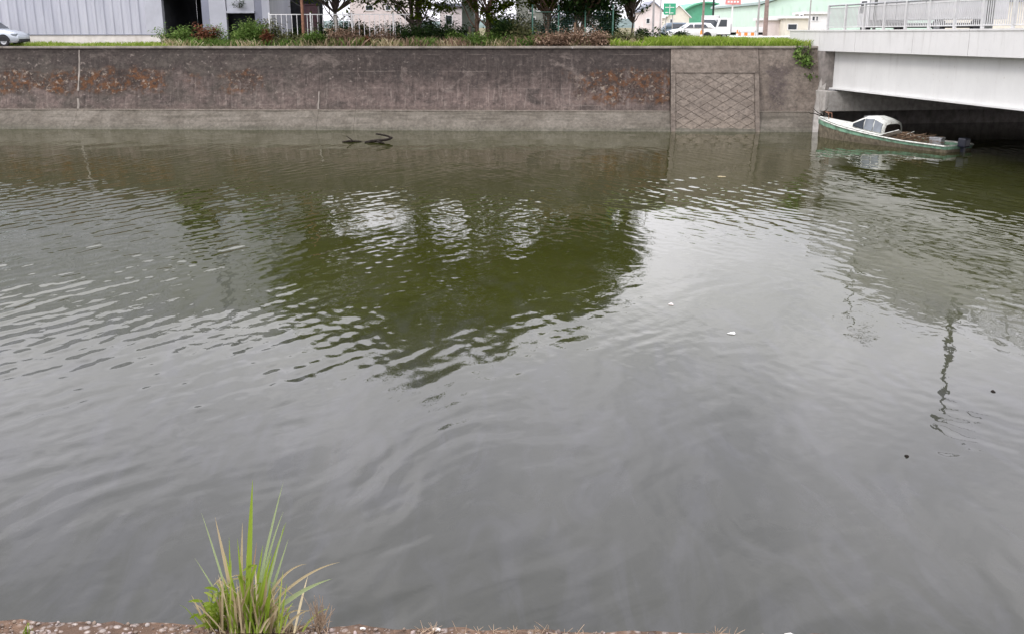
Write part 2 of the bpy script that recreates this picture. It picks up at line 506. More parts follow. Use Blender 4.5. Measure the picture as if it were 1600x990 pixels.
        # pale flecks where the skin has come off
        fl = T.math('MULTIPLY', T.mrange(T.noise(T.mapping(c, (1, 1, 1.6)), 3.9, 3, 0.5), 0.63, 0.68), T.mrange(fine, 0.40, 0.56))
        fl = T.math('MULTIPLY', fl, T.mrange(x, -2.0, -9.0, 0.35, 1.0))
        base = T.mix(T.math('MULTIPLY', fl, 0.6), base, (0.2100, 0.1820, 0.1610))
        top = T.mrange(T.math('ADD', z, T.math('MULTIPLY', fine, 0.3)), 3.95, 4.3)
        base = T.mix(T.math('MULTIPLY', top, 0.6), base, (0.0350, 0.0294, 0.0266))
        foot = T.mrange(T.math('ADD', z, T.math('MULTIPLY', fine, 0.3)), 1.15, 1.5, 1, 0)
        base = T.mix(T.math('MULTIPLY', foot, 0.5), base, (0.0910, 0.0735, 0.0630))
    if newer and not blocks:
        sx_ = T.math('ADD', x, T.math('MULTIPLY', T.math('SUBTRACT', mid, 0.5), 1.6))
        sz_ = T.math('ADD', z, T.math('MULTIPLY', T.math('SUBTRACT', fine, 0.5), 3.2))
        stain = T.math('MULTIPLY', T.band(sx_, 13.6, 13.9, 14.5, 15.1), T.band(sz_, 1.2, 1.7, 3.2, 3.7))
        base = T.mix(T.math('MULTIPLY', stain, T.mrange(fine, 0.36, 0.56, 0.1, 0.9)), base, (0.070, 0.058, 0.056))
    if blocks:
        rnd = T.node("ShaderNodeObjectInfo").outputs['Random']
        base = T.mix(T.math('MULTIPLY', rnd, 0.5), base, (0.20, 0.172, 0.145))
        pale = T.mrange(T.math('ADD', z, T.math('MULTIPLY', fine, 0.6)), 0.5, 1.3, 1, 0)
        base = T.mix(T.math('MULTIPLY', pale, 0.4), base, (0.24, 0.205, 0.165))
    rough_ = T.noise(T.mapping(c, (1, 1, 1.5)), 3.2, 10, 0.75, 0.3)
    base = T.mix(0.4 if footing else 0.85, base, T.mix(T.mrange(rough_, 0.28, 0.72, smooth=False), (0.24, 0.24, 0.24), (0.80, 0.78, 0.76)), 'OVERLAY')
    base = T.mix(0.6, base, T.mix(T.mrange(fine, 0.25, 0.75), (0.32, 0.32, 0.32), (0.70, 0.70, 0.70)), 'OVERLAY')
    h = T.math('ADD', fine, T.math('MULTIPLY', grain, 0.35))
    T.bsdf(base, 0.92, T.bump(h, 0.7, 0.05), 0, 0.15)
    return T.m

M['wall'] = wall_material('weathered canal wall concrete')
M['wall_new'] = wall_material('repaired canal wall concrete', newer=True)
M['footing'] = wall_material('wall footing concrete', footing=True)
M['coping'] = pm('coping mortar', (0.25, 0.22, 0.19), 0.9, 0.25, 1.5, 0.4, dirt=(0.11, 0.095, 0.08), dirt_amt=0.8)

# ground behind the wall
T = NT('bank soil')
c = T.coord()
a = T.noise(c, 0.35, 8, 0.65)
b = T.noise(c, 3.0, 6, 0.7)
base = T.mix(T.mrange(a, 0.4, 0.6), (0.17, 0.135, 0.095), (0.11, 0.13, 0.05))
base = T.mix(T.mrange(b, 0.45, 0.7), base, (0.27, 0.22, 0.16))
T.bsdf(base, 0.95, T.bump(b, 0.8, 0.08), 0, 0.1)
M['soil'] = T.m

# near ledge: exposed aggregate, rusty moss
T = NT('pebbly ledge mortar')
c = T.coord()
v = T.voronoi(c, 42, 'F1')
vc = T.voronoi(c, 42, 'F1', 'Color')
n1 = T.noise(c, 5, 7, 0.7)
n2 = T.noise(c, 60, 4, 0.7)
stone = T.mix(T.sep(vc)[0], (0.12, 0.09, 0.08), (0.42, 0.37, 0.33))
base = T.mix(T.mrange(v, 0.25, 0.5), stone, (0.10, 0.065, 0.045))
base = T.mix(T.mrange(n1, 0.42, 0.62), base, T.mix(n2, (0.09, 0.055, 0.035), (0.24, 0.155, 0.105)))
hh = T.math('SUBTRACT', T.math('MULTIPLY', n2, 0.4), v)
T.bsdf(base, 0.9, T.bump(hh, 0.9, 0.02), 0, 0.2)
M['ledge'] = T.m

T = NT('pebble stone')
r = T.node("ShaderNodeNewGeometry").outputs['Random Per Island']
cr = T.node("ShaderNodeValToRGB", {0: r})
cr.color_ramp.elements[0].color = (0.10, 0.075, 0.065, 1)
cr.color_ramp.elements[1].color = (0.27, 0.24, 0.215, 1)
e = cr.color_ramp.elements.new(0.5); e.color = (0.20, 0.15, 0.11, 1)
e = cr.color_ramp.elements.new(0.8); e.color = (0.33, 0.27, 0.25, 1)
T.bsdf(cr.outputs[0], 0.85, T.bump(T.noise(T.coord(), 80, 3), 0.4, 0.004))
M['pebble'] = T.m

# canal water: turbid, reflecting
T = NT('murky canal water')
p = T.pos()
n = T.noise(T.mapping(p, (1, 0.6, 1)), 0.22, 5, 0.6, 1.2)
base = T.mix(T.mrange(n, 0.32, 0.68), (0.026, 0.0285, 0.0055), (0.034, 0.0365, 0.011))
h = T.noise(T.mapping(p, (1.0, 0.7, 1.0)), 5.0, 3, 0.55, 0.5)
base = T.mix(T.mrange(T.sep(p)[1], 12.0, 22.0, 0.9, 0.0), base, T.mix(T.mrange(n, 0.32, 0.68), (0.027, 0.0282, 0.0235), (0.034, 0.0348, 0.030)))
film = T.noise(T.mapping(p, (1.3, 0.40, 1.0), (0, 0, 0.45)), 1.1, 6, 0.6, 1.5)
film = T.math('MULTIPLY', T.mrange(film, 0.44, 0.66), T.mrange(T.sep(p)[1], 15.0, 25.0, 1.0, 0.2))
base = T.mix(T.math('MULTIPLY', film, 0.32), base, (0.056, 0.057, 0.061))
h2 = T.noise(T.mapping(p, (1.5, 0.9, 1.0), (0, 0, 0.5)), 3.4, 2, 0.5, 0.4)
far_ = T.math("MULTIPLY", T.band(T.sep(p)[1], 14.0, 19.0, 26.0, 38.0), 0.0028)
hh_ = T.math('ADD', T.math('MULTIPLY', h, 0.001), T.math('MULTIPLY', h2, far_))
T.bsdf(base, 0.012, T.bump(hh_, 1.0, 1.0), 0, 0.5, IOR=1.333)
M['water'] = T.m


# ------------------------------------------------------------------ water surface (real waves)
def build_water():
    rs = np.random.RandomState(5)
    ys = [2.0, 5.0]
    y = 7.4
    while y < 58.5:
        ys.append(y)
        y += max(0.04, 0.0031 * y)
    ys = np.array(ys + [66.0])
    us = np.concatenate([[-7.0, -3.5, -1.8, -1.1], np.linspace(-0.72, 0.72, 800), [1.1, 1.8, 3.5, 7.0]])
    Yg, Ug = np.meshgrid(ys, us, indexing='ij')
    Xg = Ug * np.maximum(Yg, 6.0)
    H = np.zeros_like(Xg)

    def field(seed, lam, n=14):
        r2 = np.random.RandomState(seed)
        f = np.zeros_like(Xg)
        for _ in range(n):
            a = r2.uniform(0, 2 * np.pi)
            k = 2 * np.pi / (lam * r2.uniform(0.6, 1.8))
            f += np.cos(k * (np.cos(a) * Xg + np.sin(a) * Yg) + r2.uniform(0, 6.28))
        return f / np.sqrt(n / 2)

    def sig(v):
        return 1 / (1 + np.exp(-np.clip(v, -40, 40)))
    # where the wind reaches: ripples far out and to the left, calm close to the near bank and right of the middle
    e1, e2, e3 = field(1, 9.0), field(2, 6.0), field(3, 11.0)
    px_like = Xg / np.maximum(Yg, 1)
    near = 16.5 + 5.5 * sig((px_like - 0.05) * 9) - 3.0 * sig(-(px_like + 0.25) * 9) - 4.5 * sig((px_like - 0.36) * 16)
    wind = sig((Yg - near) / 2.2 + 0.7 * e1)
    calm = 1 - 0.82 * np.exp(-(((Xg - 4.4) / 2.8) ** 2 + ((Yg - 22) / 7.5) ** 2))
    env = wind * calm * (0.75 + 0.30 * np.clip(e2, -1.5, 1.5))
    lee = 1 - 0.55 * sig((Yg - 44) / 2.0)                      # sheltered below the far wall
    env = np.clip(env, 0.0, 1.6) * lee
    left_w = sig(-(Xg + 0.10 * Yg - 2.0) / 3.0)

    def train(mean, spread, lam0, lam1, n, slope, wgt, seed):
        r2 = np.random.RandomState(seed)
        f = np.zeros_like(Xg)
        s = slope / math.sqrt(n / 2)
        for _ in range(n):
            a = mean + r2.normal(0, spread)
            lam = math.exp(r2.uniform(math.log(lam0), math.log(lam1)))
            k = 2 * math.pi / lam
            f += s / k * np.cos(k * (math.cos(a) * Xg + math.sin(a) * Yg) + r2.uniform(0, 6.28))
        return f * wgt
    k_left, k_right = R(90 + 67), R(90 - 65)
    H += train(k_left, R(21), 0.25, 0.72, 56, 0.050, env * left_w, 21)
    H += train(k_right, R(21), 0.25, 0.72, 56, 0.050, env * (1 - left_w), 22)
    H += train(R(90), R(50), 0.22, 0.46, 34, 0.020, env * (0.55 + 0.45 * sig((Yg - 27) / 3)), 23)
    H += train(R(90), R(40), 1.2, 2.6, 16, 0.006, 0.22 + 0.78 * wind, 24)
    # slow smooth folds in the calm water near the viewer
    warp = 0.9 * field(31, 4.0)
    fold = np.zeros_like(Xg)
    for q in range(18):
        a = R(90 + 58) + rs.normal(0, 0.42)
        lam = rs.uniform(0.24, 0.95)
        k = 2 * math.pi / lam
        fold += 0.0066 / k * np.cos(k * (math.cos(a) * Xg + math.sin(a) * Yg) + warp * 2.2 + rs.uniform(0, 6.28))
    H += fold * (1 - 0.8 * wind) * (0.55 + 0.45 * sig(-(Xg + 0.5) / 1.5)) * (1 + 0.3 * e3)
    H += train(R(105), R(70), 0.14, 0.34, 26, 0.0042, (1 - 0.7 * wind) * np.clip(0.6 + 0.7 * e2, 0.1, 1.6) * sig((19 - Yg) / 2), 27)
    fade = np.clip((0.80 - np.abs(Ug)) / 0.1, 0, 1) * np.clip((Yg - 6.5) / 1.5, 0, 1)
    H *= fade
    ny, nx = Xg.shape
    co = np.stack([Xg, Yg, H], -1).reshape(-1, 3).astype(np.float32)
    idx = np.arange(ny * nx).reshape(ny, nx)
    q = np.stack([idx[:-1, :-1], idx[:-1, 1:], idx[1:, 1:], idx[1:, :-1]], -1).reshape(-1, 4)
    me = bpy.data.meshes.new('water')
    me.vertices.add(len(co))
    me.vertices.foreach_set('co', co.ravel())
    me.loops.add(q.size)
    me.loops.foreach_set('vertex_index', q.ravel().astype(np.int32))
    me.polygons.add(len(q))
    me.polygons.foreach_set('loop_start', np.arange(0, q.size, 4, dtype=np.int32))
    me.polygons.foreach_set('use_smooth', np.ones(len(q), dtype=bool))
    me.update(calc_edges=True)
    me.materials.append(M['water'])
    o = link('water', me)
    tag(o, 'calm murky grey green canal water with small ripples', kind='structure')

build_water()

# ------------------------------------------------------------------ far bank: wall, ground
D0 = 56.1                 # waterline straight ahead
WSL = -0.054              # the wall comes nearer to the right
WANG = math.atan(WSL)
GZ = 4.40                 # ground level behind the wall


def wall_y(x, off=0.0):
    return D0 + off + WSL * x


bank_pts = [(-900, 58.0), (900, 58.0)]
g = MB()
NGX = 60
gx = [-900, -300, -120] + [-60 + 120 * i / NGX for i in range(NGX + 1)] + [120, 300, 900]
gy = [2.05, 3.2, 5, 8, 12, 20, 40, 90, 240, 900, 2600]
vv = []
for j, yo in enumerate(gy):
    for x in gx:
        z = GZ - 0.02 if j == 0 else GZ + (0.05 * mnoise.noise((x * 0.4, yo * 0.4, 1)) if yo < 15 else 0.0) - (0.12 if yo > 5 else 0.0)
        vv.append((x, D0 + yo + WSL * max(-60, min(60, x)), z))
ff = []
nxg = len(gx)
for j in range(len(gy) - 1):
    for i in range(nxg - 1):
        ff.append((j * nxg + i, j * nxg + i + 1, (j + 1) * nxg + i + 1, (j + 1) * nxg + i))
g.add(vv, ff)
tag(g.build('far_bank_ground', M['soil']), 'weedy ground behind the far canal wall', kind='structure')
rd = MB()
rd.box(-200, 72.5, GZ - 0.2, 200, 79.5, GZ - 0.066)
tag(rd.build('road', M['asphalt']), 'asphalt road beyond the weedy bank', kind='structure')

# hills on the horizon
hl = MB()
hv = []
N = 120
for i in range(N + 1):
    x = -2600 + 5200 * i / N
    h = 8 + 22 * (mnoise.noise((x * 0.0016, 3.1, 0)) + 0.5) + 5 * mnoise.noise((x * 0.008, 7.7, 0))
    for (yy, k) in ((1700, 0.0), (1900, 0.55), (2150, 1.0), (2500, 0.6)):
        hv.append((x, yy, GZ - 2 + max(4, h) * k))
hf = []
for i in range(N):
    for k in range(3):
        hf.append((i * 4 + k, (i + 1) * 4 + k, (i + 1) * 4 + k + 1, i * 4 + k + 1))
hl.add(hv, hf, True)
tag(hl.build('hills', M['hill']), 'low wooded hills on the horizon', kind='structure')

# canal wall in its own frame: x along the wall, y away from the viewer, z up
canal = thing('canal_wall', 'long stained concrete canal wall with orange lichen across the water', 'wall', (0, D0, 0), WANG)


def grid_face(x0, x1, prof, step=0.35, seed=0, amp=0.02, sub=7, shear=0.0):
    """A slightly uneven slab: profile (y, z) swept along x, with closed back and ends."""
    mb = MB()
    n = max(2, int((x1 - x0) / step))
    pr = []
    for a, b in zip(prof[:-1], prof[1:]):
        for k in range(sub):
            t = k / sub
            pr.append((a[0] + (b[0] - a[0]) * t, a[1] + (b[1] - a[1]) * t))
    pr.append(prof[-1])
    vs = []
    for i in range(n + 1):
        x = x0 + (x1 - x0) * i / n
        edge = i in (0, n)
        for (y, z) in pr:
            d = 0 if edge else amp * (mnoise.noise((x * 0.9 + seed, z * 0.9, 3.3)) + 0.5 * mnoise.noise((x * 2.7, z * 2.7 + seed, 8)))
            vs.append((x + shear * z * i / n, y + d, z))
    m = len(pr)
    fs = [(i * m + k, (i + 1) * m + k, (i + 1) * m + k + 1, i * m + k + 1) for i in range(n) for k in range(m - 1)]
    mb.add(vs, fs)
    # ends, back
    y_b = prof[-1][0] + 0.5
    for i, x in ((0, x0), (n, x1)):
        mb.add([vs[i * m + k] for k in range(m)] + [(x + shear * prof[-1][1] * i / n, y_b, prof[-1][1]), (x + shear * prof[0][1] * i / n, y_b, prof[0][1])], [tuple(range(m + 2))])
    mb.add([vs[m - 1], vs[n * m + m - 1], (x1 + shear * prof[-1][1], y_b, prof[-1][1]), (x0, y_b, prof[-1][1])], [(0, 1, 2, 3)])
    return mb


PROF = [(0.92, 1.03), (1.95, 4.28)]
FOOT = [(-0.9, -1.2), (0.0, 0.0), (0.86, 1.0)]
jx = [-60, wx(90, 57), wx(487, 57), wx(547, 57), wx(1048, 57), wx(1187, 57), 16.02]
SHEAR = 0.195
for i in range(6):
    a, b = jx[i] + 0.006, jx[i + 1] - 0.006
    if i == 4:
        continue
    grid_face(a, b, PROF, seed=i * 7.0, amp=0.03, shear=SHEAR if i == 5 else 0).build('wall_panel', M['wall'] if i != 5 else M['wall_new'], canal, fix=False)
    c0, c1 = a, b
for i in range(6):
    a, b = jx[i] + 0.006, jx[i + 1] - 0.006
    f = grid_face(a, b, FOOT, seed=i * 3.0 + 40, amp=0.03, sub=4, shear=SHEAR if i == 5 else 0)
    f.build('footing', M['footing'], canal, fix=False)
    # pale ledge on top of the footing
    mb = MB()
    mb.box(a, 0.80, 0.955, b + (0.19 if i == 5 else 0), 1.2, 1.035, 0.015)
    if i != 4:
        mb.build('ledge', M['footing'], canal)
# joint backing so that no light passes between the panels
mb = MB()
mb.prism_x([(1.25, 1.0), (2.20, 4.2), (2.5, 4.2), (2.5, -1.2), (0.6, -1.2)], -60, 16.0)
mb.build('joint_filler', M['concrete_dark'], canal)
# coping laid in lengths
x = -60.0
cl = None
while x < 16.85:
    ln = 5.2 if x < -32 else RNG.uniform(2.6, 3.4)
    x2 = min(16.87, x + ln)
    mb = MB()
    dz = RNG.uniform(-0.006, 0.006)
    mb.box(x + 0.006, 1.86, 4.284, x2 - 0.006, 2.36, 4.40 + dz, 0.018)
    mb.build('coping_stone', M['coping'], canal)
    x = x2
# pale mortar smeared over two of the joints
for (jxx, z0, z1, w) in ((jx[1], 2.0, 4.2, 0.055), (jx[2], 1.05, 2.0, 0.07), (jx[1] - 0.0, 1.05, 1.6, 0.10)):
    mb = MB()
    n_ = 14
    vs = []
    for k in range(n_ + 1):
        z = z1 + (z0 - z1) * k / n_
        y = 0.92 + (z - 1.03) / 3.25 * 1.03
        wl_ = w * (0.75 + 0.8 * mnoise.noise((z * 3.1, jxx, 1)))
        wr_ = w * (0.75 + 0.8 * mnoise.noise((z * 2.7, jxx, 5)))
        sh = 0.05 * mnoise.noise((z * 0.8, jxx, 9))
        vs += [(jxx + sh - wl_, y + 0.03, z), (jxx + sh - wl_ * 0.7, y - 0.045, z), (jxx + sh + wr_ * 0.7, y - 0.045, z), (jxx + sh + wr_, y + 0.03, z)]
    mb.add(vs, [(k * 4 + q, k * 4 + q + 1, k * 4 + q + 5, k * 4 + q + 4) for k in range(n_) for q in range(3)])
    mb.build('mortar_seam', M['coping'], canal)

# repaired bay with diagonal stone pitching below and a plain band above
bx0, bx1 = jx[4] + 0.03, jx[5] - 0.03
def bay_y(z):
    return 0.10 + (z - 0.12) / 4.16 * 1.86
mb = MB()
mb.prism_x([(bay_y(3.02) - 0.02, 3.02), (bay_y(4.28) - 0.02, 4.28), (2.4, 4.28), (2.4, 3.02)], bx0 + 0.0, bx1)
mb.build('plain_band', M['wall_new'], canal)
mb = MB()
mb.prism_x([(bay_y(0.0) + 0.030, -0.3), (bay_y(3.0) + 0.030, 3.0), (2.4, 3.0), (2.4, -0.3)], bx0, bx1)
mb.build('mortar_bed', M['wall_new'], canal)
for (a, b) in ((bx0, bx0 + 0.24), (bx1 - 0.22, bx1)):
    mb = MB()
    mb.prism_x([(bay_y(-0.3) - 0.05, -0.3), (bay_y(3.0) - 0.05, 3.0), (2.3, 3.0), (2.3, -0.3)], a, b)
    mb.build('edge_strip', M['wall_new'], canal)
# diamond blocks: sheared about the slope, shared mesh
sl = Vector((0, bay_y(1.0) - bay_y(0.0), 1.0)).normalized()
hw, hh = 0.40, 0.255
mb = MB()
jo = 0.006
def bl(x, s, out):
    p = Vector((x, 0, 0)) + sl * s
    nrm = Vector((0, -sl.z, sl.y))
    return tuple(p + nrm * out)
outer = [(-hw + jo, 0), (0, -hh + jo), (hw - jo, 0), (0, hh - jo)]
inner = [(a * 0.90, b * 0.90) for a, b in outer]
vs = [bl(a, b, -0.08) for a, b in outer] + [bl(a, b, 0.014) for a, b in outer] + [bl(a, b, 0.029) for a, b in inner]
fs = [(8, 9, 10, 11)]
for k in range(4):
    k2 = (k + 1) % 4
    fs += [(k, k2, k2 + 4, k + 4), (k + 4, k2 + 4, k2 + 8, k + 8)]
mb.add(vs, fs)
M['block_a'] = wall_material('pitching stone', newer=True, blocks=True)
block_me = mb.mesh('block', M['block_a'])
def part_block(outer):
    cx = sum(a for a, b in outer) / len(outer); cy = sum(b for a, b in outer) / len(outer)
    inner = [(cx + (a - cx) * 0.82, cy + (b - cy) * 0.82) for a, b in outer]
    n = len(outer)
    q = MB()
    vs = [bl(a, b, -0.08) for a, b in outer] + [bl(a, b, 0.014) for a, b in outer] + [bl(a, b, 0.029) for a, b in inner]
    fs = [tuple(range(2 * n, 3 * n))]
    for k in range(n):
        k2 = (k + 1) % n
        fs += [(k, k2, k2 + n, k + n), (k + n, k2 + n, k2 + 2 * n, k + 2 * n)]
    q.add(vs, fs)
    return q.mesh('block', M['block_a'])
left_half = part_block([(0, -hh + jo), (hw - jo, 0), (0, hh - jo)])
right_half = part_block([(-hw + jo, 0), (0, -hh + jo), (0, hh - jo)])
xa_, xb_ = bx0 + 0.25, bx1 - 0.23
ncol = round((xb_ - xa_) / (2 * hw))
sx = (xb_ - xa_) / (ncol * 2 * hw)
row = 0
s = 0.06
def put(me, x, s_):
    o = link('block', me, canal)
    p = sl * s_
    o.location = (x, bay_y(0) + p.y + RNG.uniform(-0.008, 0.010) + 0.05, p.z)
    o.rotation_euler = (RNG.uniform(-0.02, 0.02), RNG.uniform(-0.02, 0.02), RNG.uniform(-0.03, 0.03))
    o.scale = (sx, 1, 1)
while s < 3.0 / sl.z - hh * 0.6:
    if row % 2 == 0:
        for k in range(ncol):
            put(block_me, xa_ + (2 * k + 1) * hw * sx, s)
    else:
        put(left_half, xa_, s)
        put(right_half, xb_, s)
        for k in range(1, ncol):
            put(block_me, xa_ + 2 * k * hw * sx, s)
    s += hh
    row += 1
# end pilaster next to the bridge
pil = MB()
pp_ = [(-0.75, -1.2), (0.0, 0.0), (0.62, 1.0), (1.55, 4.3), (1.62, 4.95), (2.6, 4.95), (2.6, -1.2)]
vs = [(16.03 + SHEAR * z, y, z) for (y, z) in pp_] + [(16.33 + SHEAR * z, y, z) for (y, z) in pp_]
n_ = len(pp_)
pil.add(vs, [tuple(range(n_))[::-1], tuple(range(n_, 2 * n_))] + [(i, (i + 1) % n_, (i + 1) % n_ + n_, i + n_) for i in range(n_)])
pil.build('pilaster', M['concrete'], canal)

# ------------------------------------------------------------------ bridge (own frame: x across, y away from the viewer)
BY = math.atan((800 - 560) / 1600.0)          # turned to the left of straight ahead
b_org = Vector((wx(1281, 57.0), 57.0, 0))
bridge = thing('bridge', 'white concrete road bridge with pale girder and white railing crossing the canal', 'bridge', b_org, BY)


def camber(y):
    """Rise of the deck; y = 0 at the far wall, negative towards the viewer."""
    t = -y
    return 0.006 * t if t < 28 else 0.006 * (56 - t)


SEG = [4.0, 0.0, -4.1, -9.6, -14.0, -19, -24, -29, -34, -39, -44, -49, -54, -58]
BWID = 20.0  # deck stretched wide to darken the space under the bridge
for a, b in zip(SEG[:-1], SEG[1:]):
    za, zb = camber(min(a, 0)), camber(b)
    y0, y1 = a - 0.014, b + 0.014
    def hexa(x0, x1, zl, zh, name, mat, ya=y0, yb=y1):
        m = MB()
        v = [(x0, ya, zl + za), (x1, ya, zl + za), (x1, yb, zl + zb), (x0, yb, zl + zb), (x0, ya, zh + za), (x1, ya, zh + za), (x1, yb, zh + zb), (x0, yb, zh + zb)]
        m.add(v, [(0, 3, 2, 1), (4, 5, 6, 7), (0, 1, 5, 4), (1, 2, 6, 5), (2, 3, 7, 6), (3, 0, 4, 7)])
        return m.build(name, mat, bridge)
    hexa(0.0, 0.32, 4.16, 5.16, 'fascia_panel', M['bridge_white'])
    hexa(-0.035, 0.37, 5.163, 5.24, 'fascia_cap', M['bridge_white'])
    hexa(BWID - 0.32, BWID, 4.16, 5.16, 'fascia_panel', M['bridge_white'])
    hexa(0.325, BWID - 0.325, 4.45, 4.85, 'deck_slab', M['concrete'], a, b)
    hexa(0.6, BWID - 0.6, 4.853, 4.93, 'roadway', M['asphalt'], a, b)
# girders
for gi, gx0 in enumerate((0.55, 5.2, 10.0, 14.6, 19.0)):
    m = MB()
    yy = [-0.86 - 2.6 * k for k in range(21)]
    for a, b in zip(yy[:-1], yy[1:]):
        za, zb = camber(a), camber(b)
        for (x0, x1, l, h) in ((gx0, gx0 + 0.03, 2.27, 4.44), (gx0 - 0.2, gx0 + 0.25, 2.20, 2.268), (gx0 - 0.2, gx0 + 0.25, 4.38, 4.445)):
            v = [(x0, a, l + za), (x1, a, l + za), (x1, b, l + zb), (x0, b, l + zb), (x0, a, h + za), (x1, a, h + za), (x1, b, h + zb), (x0, b, h + zb)]
            m.add(v, [(0, 3, 2, 1), (4, 5, 6, 7), (0, 1, 5, 4), (1, 2, 6, 5), (2, 3, 7, 6), (3, 0, 4, 7)])
    go = m.build('girder', M['girder_white'], bridge)
    m = MB()
    m.box(gx0 - 0.24, -1.5, 2.132, gx0 + 0.29, -0.82, 2.198, 0.02)
    m.build('bearing', M['steel'], bridge)
# cross bracing under the deck
for k in range(9):
    y = -3.0 - 6.0 * k
    m = MB()
    m.box(0.8, y, 2.9 + camber(y), 19.0, y + 0.12, 3.2 + camber(y))
    m.build('cross_beam', M['girder_white'], bridge)
# abutment: cap beam over a recess, set deep to keep it dark, block behind
m = MB()
m.box(-0.22, -1.75, 1.08, BWID + 0.4, 3.0, 2.13, 0.03)
m.build('abutment_cap', M['concrete'], bridge)
m = MB()
m.box(-0.45, 2.2, -1.2, BWID + 0.4, 3.6, 1.075)
m.box(-0.20, -1.3, -1.2, 0.2, 2.195, 1.07)
m.build('abutment', M['concrete_dark'], bridge)
m = MB()
m.box(-0.02, -0.80, 2.135, BWID + 0.3, 3.0, 4.15)
m.build('abutment_backwall', M['concrete_dark'], bridge)
m = MB()
m.box(-0.3, -58, -1.2, BWID + 0.4, -52.8, 2.1)
m.build('near_abutment', M['concrete_dark'], bridge)
m = MB()
m.box(-0.05, 3.02, 2.0, BWID + 0.2, 4.0, 4.14)
m.build('approach_wall', M['concrete'], bridge)

# railing on both sides: posts, rails, balusters
def railing(x, balusters=True):
    pst = MB(); pst.box(-0.06, -0.06, 0, 0.06, 0.06, 1.27, 0.012)
    pme = pst.mesh('railing_post', M['railing'])
    bal = MB(); bal.box(-0.016, -0.016, 0, 0.016, 0.016, 0.98)
    bme = bal.mesh('baluster', M['railing'])
    y = -0.55
    nb = 0
    while y > -54:
        z = 5.24 + camber(y)
        link('railing_post', pme, bridge, (x, y, z))
        y2 = y - 2.0
        z2 = 5.24 + camber(y2)
        for (h, r) in ((1.22, 0.045), (1.10, 0.022), (0.13, 0.025)):
            mm = MB()
            mm.tube([(x, y - 0.01, z + h), (x, y2 + 0.01, z2 + h)], r, r, 8)
            mm.build('rail', M['steel'] if h > 1.2 else M['railing'], bridge)
        if balusters and y > -26:
            for k in range(1, 14):
                yy = y - 2.0 * k / 14
                link('baluster', bme, bridge, (x, yy, 5.24 + camber(yy) + 0.13))
        elif balusters:
            mm = MB()
            for k in range(1, 14):
                yy = y - 2.0 * k / 14
                zz = 5.24 + camber(yy) + 0.13
                mm.box(x - 0.016, yy - 0.016, zz, x + 0.016, yy + 0.016, zz + 0.98)
            mm.build('baluster_run', M['railing'], bridge)
        y = y2
railing(0.16)
pst = MB()
for k in range(27):
    y = -0.55 - 2 * k
    pst.box(BWID - 0.22, y - 0.06, 5.17 + camber(y), BWID - 0.10, y + 0.06, 6.4 + camber(y))
    for h in (0.25, 0.55, 0.85, 1.15):
        pst.tube([(BWID - 0.16, y, 5.2 + h + camber(y)), (BWID - 0.16, y - 2, 5.2 + h + camber(y - 2))], 0.03, 0.03, 6)
pst.build('far_railing', M['railing'], bridge)


# ------------------------------------------------------------------ vehicles
def wheel(parent, x, y, r=0.31, w=0.2, side=-1):
    """Wheel with its axle along y; side = -1 shows its face towards -y."""
    def ring(prof, n=20):
        m = MB()
        vs, fs = [], []
        for (yy, rr) in prof:
            for k in range(n):
                a = 2 * math.pi * k / n
                vs.append((rr * math.cos(a), yy, rr * math.sin(a)))
        for i in range(len(prof) - 1):
            for k in range(n):
                fs.append((i * n + k, i * n + (k + 1) % n, (i + 1) * n + (k + 1) % n, (i + 1) * n + k))
        m.add(vs, fs, True)
        return m
    h = w / 2
    t = ring([(-h, r * 0.62), (-h, r * 0.9), (-h * 0.8, r), (h * 0.8, r), (h, r * 0.9), (h, r * 0.62)])
    wo = bpy.data.objects.new('wheel', None)
    COL.objects.link(wo)
    wo.parent = parent
    wo.location = (x, y, r)
    t.build('tyre', M['black'], wo)
    ri = ring([(side * h * 0.5, 0.001), (side * h * 0.7, r * 0.2), (side * h * 0.45, r * 0.3), (side * h * 0.8, r * 0.55), (side * h * 0.95, r * 0.64), (side * h * 0.2, r * 0.66)])
    ri.build('rim', M['steel'], wo)
    return wo


def loft_body(sections):
    """sections: list of (x, [(y, z)...]) closed loops of the same length, along x."""
    m = MB()
    n = len(sections[0][1])
    vs = []
    for (x, lp) in sections:
        vs += [(x, y, z) for (y, z) in lp]
    fs = []
    for i in range(len(sections) - 1):
        for k in range(n):
            fs.append((i * n + k, i * n + (k + 1) % n, (i + 1) * n + (k + 1) % n, (i + 1) * n + k))
    fs.append(tuple(range(n)))
    fs.append(tuple(range((len(sections) - 1) * n, len(sections) * n))[::-1])
    m.add(vs, fs, True)
    return m


